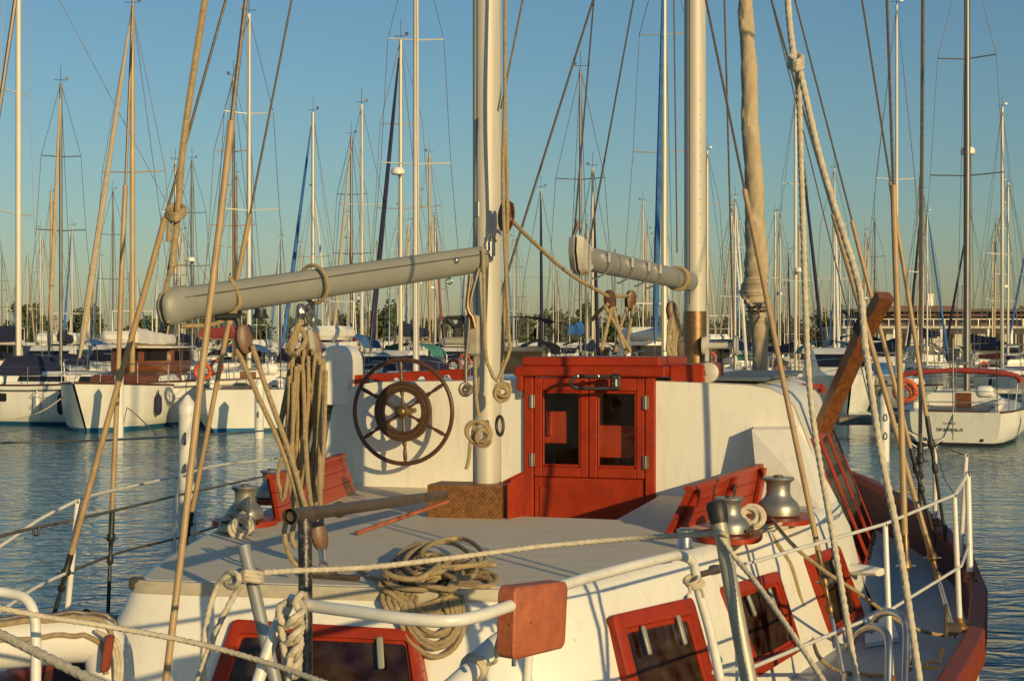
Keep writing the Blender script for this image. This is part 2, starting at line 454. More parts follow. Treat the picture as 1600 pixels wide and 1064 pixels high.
# side deck
mb = MB()
rr = [[Bt(hw(f) - .085, f, SD), Bt(-(hw(f) * PS - .085), f, SD)] for f in fs_]
mb.loft(rr, closed=False, caps=False)
kp('side_deck', mb, M_SIDE)

# aft cabin trunk: top edge and foot as matching outlines (starboard, then port)
TOPS = [(0, -.14), (.45, -.06), (.70, .03), (.88, .17), (1.0, .42), (1.16, .88), (1.30, 1.35), (1.55, 2.15), (1.74, 3.0), (1.87, 4.1), (1.86, 4.4)]
FOOT = [(0, -.42), (.60, -.38), (.98, -.26), (1.25, -.02), (1.42, .34), (1.58, .95), (1.70, 1.5), (1.86, 2.3), (2.03, 3.1), (2.17, 4.1), (2.16, 4.4)]
TOPP = [(-.45, -.20), (-.80, -.25), (-.98, -.24), (-1.06, -.10), (-1.18, .22), (-1.28, .55), (-1.40, .95), (-1.56, 1.6), (-1.72, 2.55), (-1.96, 4.1), (-1.95, 4.4)]
FOOTP = [(-.60, -.46), (-1.0, -.48), (-1.22, -.42), (-1.34, -.2), (-1.45, .2), (-1.56, .6), (-1.68, 1.1), (-1.86, 1.8), (-2.05, 2.7), (-2.22, 4.1), (-2.2, 4.4)]
T_ = list(reversed(TOPP)) + TOPS; F_ = list(reversed(FOOTP)) + FOOT
def smooth2(lst):
    out = smoothline([V((a, b, 0)) for a, b in lst], n=4)
    return [(p.x, p.y) for p in out]
T_ = smooth2(T_); F_ = smooth2(F_)
DK = -1.10
prof = [(-.03, DK), (.12, DK - .012), (.22, DK - .05), (.30, DK - .11)]       # rounded shoulder: fraction outwards, level
rings = []
for k, zz in prof:
    rings.append([Bt(t[0] + (u[0] - t[0]) * k, t[1] + (u[1] - t[1]) * k, zz) for t, u in zip(T_, F_)])
for k, zz in ((.45, -1.3), (.62, -1.5), (.8, -1.7), (1, SD - .01)):
    rings.append([Bt(t[0] + (u[0] - t[0]) * k, t[1] + (u[1] - t[1]) * k, zz) for t, u in zip(T_, F_)])
cab = MB(); cab.loft(rings, closed=False, caps=False)
cabin = kp('aft_cabin', cab, M_WHITE, angle=60)
# cabin roof: the working deck, with the footwell cut out in front of the doors
WR0, WR1, WF0, WF1 = -.40, .66, 2.60, 4.16
bm = bmesh.new()
outl = [Bt(t[0] + (u[0] - t[0]) * -.03, t[1] + (u[1] - t[1]) * -.03, DK) for t, u in zip(T_, F_)]
def loop_edges(pts):
    vs = [bm.verts.new(p) for p in pts]
    return [bm.edges.new((vs[i], vs[(i + 1) % len(vs)])) for i in range(len(vs))]
ed = loop_edges(outl) + loop_edges([Bt(WR0, WF0, DK), Bt(WR1, WF0, DK), Bt(WR1, WF1, DK), Bt(WR0, WF1, DK)])
bmesh.ops.triangle_fill(bm, use_beauty=True, edges=ed)
roof = MB(); bm.verts.index_update()
roof.add([v.co.copy() for v in bm.verts], [tuple(v.index for v in f.verts) for f in bm.faces])
bm.free()
kp('cabin_roof', roof, M_DECK, smooth=False)
mb = MB()
wz = -1.62
p = [Bt(WR0, WF0, DK - .001), Bt(WR1, WF0, DK - .001), Bt(WR1, WF1, DK - .001), Bt(WR0, WF1, DK - .001)]; q = [Bt(WR0, WF0, wz), Bt(WR1, WF0, wz), Bt(WR1, WF1, wz), Bt(WR0, WF1, wz)]
mb.add(p + q, [(0, 1, 5, 4), (1, 2, 6, 5), (3, 0, 4, 7), (4, 5, 6, 7)])
kp('footwell', mb, M_DECK, smooth=False)
# wooden moulding along the stern edge of the roof
def edge_pt(i, k, zz): 
    t, u = T_[i], F_[i]
    return Bt(t[0] + (u[0] - t[0]) * k, t[1] + (u[1] - t[1]) * k, zz)
ids = [i for i in range(len(T_)) if T_[i][1] < .1 and -1.0 < T_[i][0] < .72]
mb = MB(); mb.sweep([edge_pt(i, .17, DK - .02) for i in ids], [(-.02, -.035), (.02, -.035), (.022, .0), (.012, .022), (-.012, .022), (-.022, 0)])
kp('roof_moulding', mb, mat('pale_batten', (.48, .42, .3), .6, var=.2, scale=20, dirt=(.2, .14, .08), dirt_amt=.6, dscale=20))
mb = MB(); mb.box(edge_pt(ids[0], .17, DK - .018), .07, .05, .06, FR, .01); kp('batten_end_cap', mb, M_GALV)

# cockpit bulkhead (either side of the doors), deckhouse
SECS = [(1.30, -.285), (1.46, -.31), (1.56, -.36), (1.625, -.43), (1.66, -.52), (1.72, -.68), (1.88, -1.10), (2.08, -1.60), (2.22, SD - .01)]
def port(sec): return [(-r * 1.0 - .30 + .03 * i, z) for i, (r, z) in enumerate(sec)]
SECP = [(-1.60, -.285), (-1.76, -.31), (-1.87, -.36), (-1.94, -.43), (-1.97, -.52), (-2.0, -.68), (-2.06, -1.10), (-2.16, -1.60), (-2.26, SD - .01)]
BH = 4.14
DR0, DR1 = -.385, .62
mb = MB()
poly = [Bt(DR1 + .002, BH, DK - .4), Bt(DR1 + .002, BH, -.262)] + [Bt(r, BH, z) for r, z in SECS if z > -1.4] + [Bt(1.9, BH, DK - .4)]
mb.prism(poly, BF * .05)
kp('bulkhead', mb, M_WHITE, smooth=False)
mb = MB()
poly = [Bt(DR0 - .002, BH, DK - .4), Bt(DR0 - .002, BH, -.262)] + [Bt(r, BH, z) for r, z in SECP if z > -1.4] + [Bt(-2.0, BH, DK - .4)]
mb.prism(poly, BF * .05)
kp('bulkhead', mb, M_WHITE, smooth=False)
def gf(f): return 1.0 if f < 6.5 else 1.0 - .5 * ((f - 6.5) / 3.5) ** 1.6
dh_f = [BH - .004, 4.3, 5, 6, 7, 8, 9, 9.8]
mb = MB(); rings = []
for i, f in enumerate(dh_f):
    g = gf(f)
    sec = [(r, z) for r, z in reversed(SECP)] + [(-.8, -.265), (0, -.255), (.7, -.262)] + SECS
    rings.append([Bt(r * g, f, z) for r, z in sec])
mb.loft(rings, closed=False, caps=False)
mb.loft([rings[-1], [Bt(r * gf(9.8) * .9, 10.1, -1.7 + (z + 1.7) * .5) for r, z in sec]], closed=False, caps=False)
dh = kp('deckhouse', mb, M_WHITE, angle=50)
# slate grey strip along the deckhouse roof
mb = MB(); mb.loft([[Bt(.95, 4.35, -.258), Bt(1.42, 4.35, -.29)], [Bt(.95, 8, -.258), Bt(1.42 * gf(8), 8, -.29)]], closed=False, caps=False)
mb2 = MB(); kbox(mb2, .80, 1.40, 4.32, 7.6, -.262, -.236, .006); kp('sliding_hatch_cover', mb2, mat('slate_grey_paint', (.09, .11, .13), .5, var=.15, scale=5))

# quarter buttress between bulkhead and coaming, starboard
mb = MB()
a = [Bt(1.34, BH - .001, -.585), Bt(1.655, BH - .001, -.575), Bt(1.93, BH - .001, DK), Bt(1.40, BH - .001, DK)]
c = [Bt(1.345, BH - .17, -.60), Bt(1.65, BH - .17, -.59), Bt(1.86, BH - .46, DK - .012), Bt(1.42, BH - .36, DK - .012)]
mb.add(a + c, [(0, 1, 5, 4), (4, 5, 6, 7), (1, 2, 6, 5), (0, 4, 7, 3)])
kp('quarter_coaming', mb, M_WHITE, smooth=False)

# ------------------------------------------------------------------ windows of the aft cabin, found on its walls
bvh = BVHTree.FromPolygons([V(v) for v in cab.v + roof.v], [tuple(f) for f in cab.f] + [tuple(i + len(cab.v) for i in f) for f in roof.f])
EYE = V((0, 0, CAMZ))
def on_cabin(px, py, out=0.0):
    d = (W(px, py, 1.0) - EYE).normalized()
    h = bvh.ray_cast(EYE, d)
    if h[0] is None: return W(px, py, 6.5)
    return h[0] - d * out
def rounded_quad(q, inset=0.0, rad=.12, nseg=3, nrm=V((0, 0, 0)), out=0.0):
    """outline of a quad TL,TR,BR,BL (bilinear) with rounded corners, inset as a fraction"""
    TL, TR, BR_, BL = q
    u0, u1, v0, v1 = inset[0], 1 - inset[0], inset[1], 1 - inset[1]
    pts = []
    ru, rv = rad
    for cu, cv, a0 in ((u1 - ru, v0 + rv, -90), (u1 - ru, v1 - rv, 0), (u0 + ru, v1 - rv, 90), (u0 + ru, v0 + rv, 180)):
        for k in range(nseg + 1):
            a = math.radians(a0 + 90 * k / nseg)
            u = cu + ru * math.cos(a); v = cv + rv * math.sin(a)
            top = TL.lerp(TR, u); bot = BL.lerp(BR_, u)
            pts.append(top.lerp(bot, v) + nrm * out)
    return pts
def window(q, parent=None, ins=.1, thick=.03, catches=()):
    TL, TR, BR_, BL = q
    n = (TR - TL).cross(BL - TL).normalized()
    if n.dot(EYE - TL) < 0: n = -n
    bul = 0.0
    for iu_ in range(9):
        for iv_ in range(9):
            p_ = TL.lerp(TR, iu_ / 8).lerp(BL.lerp(BR_, iu_ / 8), iv_ / 8); h_ = bvh.ray_cast(p_ + n * .4, -n, .8)
            if h_[0] is not None: bul = max(bul, (h_[0] - p_).dot(n))
    q = [p_ + n * (bul - .004) for p_ in q]; TL, TR, BR_, BL = q
    w = ((TR - TL).length + (BR_ - BL).length) / 2; h = ((BL - TL).length + (BR_ - TR).length) / 2
    iu, iv = ins / w, ins / h
    o0 = rounded_quad(q, (0, 0), (.03 / w, .03 / h), 3, n, -.03 - bul); o1 = rounded_quad(q, (0, 0), (.03 / w, .03 / h), 3, n, thick)
    o2 = rounded_quad(q, (.012 / w, .012 / h), (.03 / w, .03 / h), 3, n, thick + .008)
    i1 = rounded_quad(q, (iu * .75, iv * .75), (.02 / w, .02 / h), 3, n, thick + .008); i2 = rounded_quad(q, (iu * .8, iv * .8), (.02 / w, .02 / h), 3, n, thick - .006)
    i3 = rounded_quad(q, (iu, iv), (.02 / w, .02 / h), 3, n, thick - .01); i4 = rounded_quad(q, (iu, iv), (.02 / w, .02 / h), 3, n, .004)
    mbw = MB(); mbw.loft([o0, o1, o2, i1, i2, i3, i4], True, False)
    fr = kp('window', mbw, M_RED, parent, angle=35)
    mp_ = MB(); mp_.add(rounded_quad(q, (iu, iv), (.02 / w, .02 / h), 3, n, .012), [tuple(range(16))])
    build('pane', mp_, M_CABGLASS, fr, False)
    mp_ = MB(); mp_.add(rounded_quad(q, (iu * .9, iv * .9), (.02 / w, .02 / h), 3, n, .005), [tuple(range(16))])
    build('pane_backing', mp_, M_PANEBACK, fr, False)
    for (u, v, l) in catches:
        A = TL.lerp(TR, u).lerp(BL.lerp(BR_, u), v) + n * (thick + .012); B_ = TL.lerp(TR, u).lerp(BL.lerp(BR_, u), v + l) + n * (thick + .012)
        mc = MB(); d = (B_ - A).normalized(); s_ = d.cross(n)
        mc.box((A + B_) / 2, .03, (B_ - A).length, .018, (s_, d, n), .006)
        build('catch', mc, M_ALUW, fr)
    return fr
M_SIDEGLASS = glassmat('side_glass', (.25, .14, .1), refl=.25, rough=.06)
M_PANEBACK = mat('dark_red_backing', (.17, .042, .022), .7, var=.3, scale=9)  # dark red sheet behind the glass, standing in for the dim interior
window([on_cabin(*p_) for p_ in ((368, 967), (655, 984), (676, 1100), (322, 1100))], catches=((.80, .12, .42),), ins=.075)
window([on_cabin(*p_) for p_ in ((944, 965), (1071, 936), (1118, 1105), (984, 1125))], catches=((.28, .16, .28), (.72, .13, .28)))
window([on_cabin(*p_) for p_ in ((1122, 918), (1209, 893), (1247, 1016), (1178, 1058))], catches=((.30, .16, .24), (.7, .16, .24)), ins=.085)
window([on_cabin(*p_) for p_ in ((1254, 871), (1303, 853), (1344, 965), (1298, 997))], catches=((.6, .14, .16),), ins=.075)
# side windows of the deckhouse
def sec_r(z):
    for (r0, z0), (r1, z1) in zip(SECS, SECS[1:]):
        if z1 <= z <= z0: return r0 + (r1 - r0) * (z - z0) / (z1 - z0)
    return SECS[-1][0]
for f0, f1 in ((4.36, 4.95), (5.09, 5.75), (5.89, 6.5), (6.64, 7.2)):
    zt, zb = -.68, -1.66
    q = [Bt(sec_r(zt) * gf(f0), f0, zt), Bt(sec_r(zt) * gf(f1), f1, zt), Bt(sec_r(zb) * gf(f1), f1, zb), Bt(sec_r(zb) * gf(f0), f0, zb)]
    # the wall is bent between the levels: stand the frame proud of it
    n = (q[1] - q[0]).cross(q[3] - q[0]).normalized()
    if n.dot(BR) < 0: n = -n
    bul = 0.0
    for k_ in range(9):
        z_ = zt + (zb - zt) * k_ / 8; p_ = Bt(sec_r(z_) * gf(f0), f0, z_); bul = max(bul, (p_ - q[0]).dot(n))
    q = [p_ + n * (bul + .004) for p_ in q]
    TL, TR, B2, BL = q
    fr = None
    w = (TR - TL).length; h = (BL - TL).length
    iu, iv = .05 / w, .06 / h
    rr = [rounded_quad(q, (0, 0), (.03 / w, .03 / h), 3, n, -.06 - bul), rounded_quad(q, (0, 0), (.03 / w, .03 / h), 3, n, .008), rounded_quad(q, (iu, iv), (.02 / w, .02 / h), 3, n, .008), rounded_quad(q, (iu, iv), (.02 / w, .02 / h), 3, n, .001)]
    mbw = MB(); mbw.loft(rr, True, False); fr = kp('window', mbw, M_RED)
    mp_ = MB(); mp_.add(rounded_quad(q, (iu, iv), (.02 / w, .02 / h), 3, n, .004), [tuple(range(16))]); build('pane', mp_, M_SIDEGLASS, fr, False)
    mp_ = MB(); mp_.add(rounded_quad(q, (iu * .9, iv * .9), (.02 / w, .02 / h), 3, n, .001), [tuple(range(16))]); build('pane_backing', mp_, M_PANEBACK, fr, False)
# vent cowl stub on the cabin side
mb = MB(); c0 = on_cabin(1330, 888); 
mb.sweep([c0 - BR * .05, c0 + BR * .10 - BF * .05, c0 + BR * .2 - BF * .1], [(.10 * math.cos(a), .035 * math.sin(a)) for a in [2 * PI * k / 10 for k in range(10)]], scales=[1.0, 1, .75])
kp('cabin_step', mb, M_WHITE)

# ------------------------------------------------------------------ companionway: doors, hood
mb = MB()
kbox(mb, DR0, DR0 + .075, BH - .035, BH + .06, -1.52, -.2, .008); kbox(mb, DR1 - .075, DR1, BH - .035, BH + .06, -1.52, -.2, .008)
kbox(mb, DR0 + .075, DR1 - .075, BH - .034, BH + .06, -.235, -.2, .006)
frame = kp('companionway_frame', mb, M_RED, smooth=True, angle=30)
mb = MB(); kbox(mb, DR0 + .08, DR1 - .08, BH - .012, BH + .03, -1.52, -.99, .004)
kbox(mb, DR0 + .12, DR1 - .12, BH - .022, BH - .012, -1.46, -1.06, .004)
kp('lower_panel', mb, M_RED, frame, angle=30)
lw = (DR1 - DR0 - .16 - .006) / 2
for k in range(2):
    a0 = DR0 + .08 + k * (lw + .006); a1 = a0 + lw; zb, zt = -.985, -.238
    mb = MB()
    kbox(mb, a0, a0 + .062, BH - .03, BH + .012, zb, zt, .006); kbox(mb, a1 - .062, a1, BH - .03, BH + .012, zb, zt, .006)
    kbox(mb, a0 + .062, a1 - .062, BH - .0295, BH + .0115, zb, zb + .075, .006); kbox(mb, a0 + .062, a1 - .062, BH - .0295, BH + .0115, zt - .10, zt, .006)
    dr = kp('door', mb, M_RED, angle=30)
    mb = MB()
    for (x0, x1, z0, z1) in ((a0 + .062, a0 + .078, zb + .075, zt - .10), (a1 - .078, a1 - .062, zb + .075, zt - .10), (a0 + .078, a1 - .078, zb + .075, zb + .095), (a0 + .078, a1 - .078, zt - .12, zt - .10)):
        kbox(mb, x0, x1, BH - .022, BH + .0, z0, z1, .006)
    build('moulding', mb, M_RED, dr, angle=30)
    mb = MB(); mb.add([Bt(a0 + .072, BH - .006, zb + .09), Bt(a1 - .072, BH - .006, zb + .09), Bt(a1 - .072, BH - .006, zt - .115), Bt(a0 + .072, BH - .006, zt - .115)], [(0, 1, 2, 3)])
    build('pane', mb, M_DOORGLASS, dr, False)
    hx = a0 - .012 if k == 0 else a1 + .012
    for hz in (-.42, -.86):
        mb = MB(); kbox(mb, hx - .022, hx + .022, BH - .045, BH - .036, hz - .05, hz + .05, .003); mb.tube([Bt(hx, BH - .047, hz - .05), Bt(hx, BH - .047, hz + .05)], .008, 8)
        build('hinge', mb, M_STEEL, dr)
# boards added behind the panes to catch sunlight, and a bulkhead farther in
mb = MB(); kbox(mb, -.33, -.08, 4.235, 4.25, -.74, -.50); kbox(mb, .14, .47, 4.235, 4.25, -.84, -.60); kbox(mb, -.9, .6, 5.6, 5.64, -1.9, -.3)
kp('bulkhead_and_sun_boards', mb, mat('orange_red_inside', (.50, .07, .02), .5, var=.25, scale=5), smooth=False)
mb = MB(); kbox(mb, -.24, -.19, 4.20, 4.234, -.68, -.50, .005); kp('inner_post', mb, mat('orange_post', (.62, .09, .02), .5), smooth=False)
mb = MB(); kbox(mb, -1.5, 1.5, 4.25, 7, SD + .02, SD + .05); kp('cabin_sole', mb, M_TEAK, smooth=False)
# hood
mb = MB()
kbox(mb, -.455, .70, BH - .07, 5.4, -.232, -.155, .012); kbox(mb, -.40, .655, BH - .04, 5.35, -.155, -.085, .01)
hood = kp('hood', mb, M_RED, angle=30)
mb = MB(); kbox(mb, -.43, -.385, BH - .068, BH + .05, -.34, -.2, .006); build('hood_trim', mb, M_RED, hood)
mb = MB(); kbox(mb, .70, .96, BH + .12, 5.3, -.275, -.14, .012); build('hood_runner', mb, M_RED, hood)
mb = MB(); c0 = Bt(.985, BH + .18, -.20); mb.lathe(c0, [(.065, -.02), (.075, -.012), (.075, .012), (.065, .02)], BF, 20); mb.lathe(c0 - BF * .02, [(.02, -.012), (.02, .01)], BF, 10); build('runner_end_roller', mb, M_ALU, hood)
mb = MB(); kbox(mb, DR0 - .05, DR0 - .015, BH - .03, BH - .004, -.40, -.2, .004); build('hood_bracket', mb, M_STEEL, hood)

# ------------------------------------------------------------------ steering wheel
wc = Bt(-1.275, BH - .25, 0); wc.z = CAMZ - (643 - HOR) / FPX * wc.y
mb = MB(); mb.torus(wc, BF, .395, .017, 64, 10); wheel = kp('steering_wheel', mb, M_TEAK)
mb = MB(); 
cs_ = [(.152, -.016), (.157, -.027), (.174, -.028), (.178, -.021), (.203, -.021), (.207, -.029), (.222, -.028), (.229, -.016), (.229, .018), (.222, .024), (.158, .024), (.152, .016)]
rg_ = [[wc + (BR * math.cos(2 * PI * i / 56) + UP * math.sin(2 * PI * i / 56)) * a_ + BF * b_ for a_, b_ in cs_] for i in range(57)]
mb.loft(rg_, True, False); build('inner_ring', mb, mat('black_teak', (.075, .036, .02), .45, var=.4, scale=16, bump=.2, bscale=80), wheel, angle=30)
mb = MB(); mb.torus(wc - BF * .02, BF, .19, .006, 56, 8, sx=1.5); build('ring_inlay', mb, mat('worn_inlay', (.13, .08, .03), .45, metal=.3, var=.3, scale=30), wheel)
for k in range(6):
    a = math.radians(90 + 60 * k + 3); d = BR * math.cos(a) + UP * math.sin(a)
    L_ = .395
    prof_s = [(.0, .011), (.12, .014), (.28, .009), (.36, .017), (.42, .013), (.58, .013), (.62, .018), (.68, .010), (.78, .015), (.9, .016), (.96, .010), (1.0, .010)]
    mb = MB(); mb.tube([wc + d * (L_ * t) for t, _ in prof_s], [r_ for _, r_ in prof_s], 8); build('spoke', mb, M_TEAK, wheel)
mb = MB(); mb.lathe(wc, [(.052, .02), (.056, .0), (.054, -.03), (.042, -.034), (.04, -.05), (.03, -.062), (.012, -.068)], -BF * -1, 20)
hub = build('hub', mb, M_BRASS, wheel)
mb = MB(); mb.tube([wc, wc + BF * .25], .02, 10); build('axle', mb, M_BRASS, wheel)

# ------------------------------------------------------------------ mizzen mast and its step
MZ = W(761, 800, 9.2); MZ.z = CAMZ + DK
def mastprof(rx, ry, n=24): return [(rx * math.cos(2 * PI * k / n), ry * math.sin(2 * PI * k / n)) for k in range(n)]
mb = MB(); mb.sweep([MZ + UP * .12, MZ + UP * 3, MZ + UP * 6, MZ + UP * 9.5], mastprof(.092, .108), up=BF); 
mzm = kp('mizzen_mast', mb, M_ALU)
gd = (-BF * .94 - BR * .34).normalized()
def mastline(mbx, base, off, side, z0, z1, wd, dp):
    s_ = side.cross(UP).normalized()
    mbx.box(base + side * off + UP * ((z0 + z1) / 2), wd, dp, z1 - z0, (s_, side, UP))
mb = MB(); mastline(mb, MZ, .099, gd, 1.05, 9.4, .011, .012); mastline(mb, MZ, .0985, gd, .14, .40, .011, .012); build('sail_track', mb, M_BLACK, mzm, False)
mb = MB()
for sx in (-1, 1):
    mb.box(MZ + gd * .1 + gd.cross(UP) * (.016 * sx) + UP * 4.7, .012, .01, 7.3, (gd.cross(UP), gd, UP))
build('track_lip', mb, M_ALU, mzm, False)
mb = MB(); mb.box(MZ + gd * .105 + UP * 1.98, .035, .012, .1, (gd.cross(UP), gd, UP), .003); build('track_gate', mb, M_STEEL, mzm)
# rusty expanded-metal box round the mast foot
a = [DZ(668, 808, DK), DZ(783, 811, DK)]
mb = MB()
bl, br_ = a; top = UP * ((808 - 757) / FPX * bl.y)
dpt = BF * .26
mb.prism([bl, br_, br_ + dpt, bl + dpt], top)
stp = kp('mast_step', mb, M_RUST, smooth=False)
mb = MB()
ex = (br_ - bl); nrm = V((0, -1, 0))
nd = 17; nh = 7
for i in range(nd):
    for j in range(nh):
        c = bl + ex * ((i + .5) / nd) + top * ((j + .5) / nh)
        w_, h_ = ex.length / nd * .5, top.length / nh * .5
        for s1 in (-1, 1):
            for s2 in (-1, 1):
                mb.tube([c + ex.normalized() * (w_ * s1) - V((0, .004, 0)), c + UP * (h_ * s2) - V((0, .003, 0))], .0024, 4, False) if R.random() < .86 else None
build('expanded_metal_lattice', mb, mat('worn_bronze_mesh', (.36, .19, .075), .45, metal=.6, var=.6, scale=25), stp)
# red boards beside the footwell
mb = MB(); b0 = DZ(793, 811, DK); b1 = DZ(818, 806, DK)
mb.prism([b0, b1, b1 + UP * .27, b0 + UP * .225], BF * .03)
kp('footwell_board', mb, M_RED, smooth=False)
mb = MB(); b0 = DZ(785, 806, DK); b1 = W(817, 800, b0.y + .5); b1.z = b0.z; mb.prism([b0, b1, b1 + UP * .245, b0 + UP * .225], BF * .02); kp('footwell_board', mb, M_RED, smooth=False)
# ------------------------------------------------------------------ booms
def oval(rx, ry, n=18): return [(rx * math.cos(2 * PI * k / n), ry * math.sin(2 * PI * k / n)) for k in range(n)]
bA = W(276, 476, 6.85); bB = W(752, 405, 8.88)
bd = (bB - bA).normalized()
mb = MB(); mb.sweep([bA, bB], oval(.058, .082)); mzb = kp('mizzen_boom', mb, M_ALUW)
bs = bd.cross(UP).normalized(); bu = bs.cross(bd)
mb = MB(); mb.sweep([bA + bs * .058 + bu * .034, bB + bs * .058 + bu * .034], [(-.006, -.002), (.006, -.002), (.006, .002), (-.006, .002)], up=bu); build('boom_groove', mb, M_MASTD, mzb, False)
# end fitting: two rounded cheeks with a sheave between
for sg in (-1, 1):
    mb = MB(); rings = []
    for t, k_, w_ in ((.07, .95, .95), (.05, 1.02, 1.0), (0, 1.03, 1.0), (-.04, 1.0, .92), (-.075, .9, .75), (-.095, .62, .5), (-.103, .25, .3)):
        rings.append([bA + bd * t + bs * (sg * (.014 + .052 * w_ * math.sin(PI * q / 10))) + bu * (.088 * k_ * math.cos(PI * q / 10) - (.012 if t < 0 else 0)) for q in range(11)] )
    mb.loft(rings, True, True)
    build('end_cheek', mb, M_ALUW, mzb, angle=50)
mb = MB(); mb.lathe(bA - bd * .03, [(.07, -.012), (.07, .012)], bs, 18); build('sheave', mb, M_TEAK, mzb)
def boom_at(px):
    # the point of the mizzen boom's axis that shows at column px
    lo, hi = 0.0, 1.0
    for _ in range(40):
        m_ = (lo + hi) / 2; q = bA.lerp(bB, m_)
        if 800 + q.x / q.y * FPX < px: lo = m_
        else: hi = m_
    return bA.lerp(bB, lo)
# gooseneck
mb = MB(); g0 = bB + bd * .02
mb.tube([bB, bB + bd * .09], .03, 10); mb.box(bB + bd * .07 + UP * .09, .03, .05, .09, (bs, bd, UP), .006); mb.box(bB + bd * .06 + bs * .045 + UP * .06, .012, .05, .1, (bs, bd, UP), .004); mb.tube([bB + bd * .03 + UP * .08, bB + bd * .05 + UP * .16 + bs * .03, bB + bd * .09 + UP * .1 + bs * .05], .01, 8)
build('gooseneck', mb, M_STEEL, mzb)
mb = MB(); q = boom_at(700); mb.ball(q + bs * .065 + bu * .02, .02, .02, .02); mb.torus(q - bu * .105, bd, .018, .005, 16, 6); build('eye_fitting', mb, M_STEEL, mzb)
mb = MB(); q = boom_at(490); mb.torus(q, bd, .102, .011, 30, 8); build('rope_strop', mb, M_ROPE, mzb)
mb = MB(); q = boom_at(358); q2 = boom_at(285); mb.tube(smoothline([q + bu * .1 + bs * .02, q + bs * .075 - bu * .03, q - bu * .11 - bd * .05, (q + q2) / 2 - bu * .125, q2 - bu * .11 - bs * .03], n=6), .011, 8); build('rope_strop', mb, M_ROPE, mzb)

MM = W(1086, 600, 14.0); MM.z = CAMZ - .30
mb = MB(); mb.sweep([MM + UP * .62, MM + UP * 5, MM + UP * 12.5], mastprof(.108, .12), up=BF); mnm = kp('main_mast', mb, M_ALU)
mb = MB(); mb.sweep([MM, MM + UP * .64], mastprof(.113, .124), up=BF); build('mast_collar', mb, M_BRONZE, mnm)
gm = (-BF * .95 - BR * .3).normalized()
mb = MB(); mastline(mb, MM, .112, gm, .7, 12, .013, .012); build('sail_track', mb, M_BLACK, mnm, False)
mb = MB(); mastline(mb, MM, .112, (gm + BR * .28).normalized(), 1.3, 12, .03, .012); build('track_lip', mb, M_ALU, mnm, False)
mb = MB()
for k in range(14):
    mb.ball(MM + UP * (.9 + .14 * k) + (-BF * .8 + BR * .6).normalized() * .113, .008, .008, .008, 6, 4)
build('rivet_row', mb, M_STEEL, mnm)
# mast winch with its cleat box
mb = MB(); c0 = W(1128, 540, 13.8); mb.lathe(c0, [(.09, -.19), (.09, -.17), (.035, -.16), (.03, 0), (.035, .12), (.1, .13), (.1, .15)], BR, 16)
mwn = build('reel_winch', mb, M_ALU, mnm)
mb = MB(); mb.box(W(1104, 545, 13.85), .05, .08, .26, None, .006); build('winch_bracket', mb, M_STEEL, mnm)
mb = MB(); mb.box(W(1058, 545, 13.7), .14, .12, .15, None, .01); build('mast_instrument_box', mb, M_GALV, mnm)
# main boom
cA = W(912, 403, 10.45); cB = W(1080, 440, 13.85); cd = (cB - cA).normalized(); cs = cd.cross(UP).normalized(); cu = cs.cross(cd)
mb = MB(); mb.sweep([cA, cB], oval(.07, .092)); mnb = kp('main_boom', mb, M_ALUW)
for sg in (-1, 1):
    prof_ = [(-.20, .16), (-.22, .04), (-.17, -.09), (-.08, -.14), (.03, -.10), (.06, -.09), (.06, .09), (0, .10), (-.10, .13)]
    mb = MB(); mb.loft([[cA + cd * a + cu * b + cs * (sg * .012) for a, b in prof_], [cA + cd * a * .9 + cu * b * .85 + cs * (sg * .058) for a, b in prof_]], True, True)
    build('end_cheek', mb, mat('dull_cream_casting', (.48, .45, .37), .55, var=.12, scale=14, dirt=(.26, .22, .16), dirt_amt=.5, dscale=10), mnb, angle=50)
def mboom(t): return cA.lerp(cB, t)
for t in (.11, .30, .45, .56):
    mb = MB(); q = mboom(t)
    mb.box(q + cs * 0 + cs * .085 + UP * .03, .03, .02, .09, (V((1, 0, 0)), V((0, 1, 0)), UP), .005)
    build('boom_fitting', mb, M_STEEL, mnb)
    mb = MB(); mb.tube(smoothline([q + cs * .085 - UP * .01, q + cs * .082 - UP * .07, q - UP * .135 + cd * -.07, q - UP * .14 + cd * -.16], n=5), .008, 6); build('boom_bail', mb, M_STEEL, mnb)
mb = MB(); mb.torus(mboom(.83), cd, .105, .014, 28, 8); mb.torus(mboom(.85), (cd + UP * .2).normalized(), .108, .013, 28, 8); build('rope_strop', mb, M_ROPE, mnb)

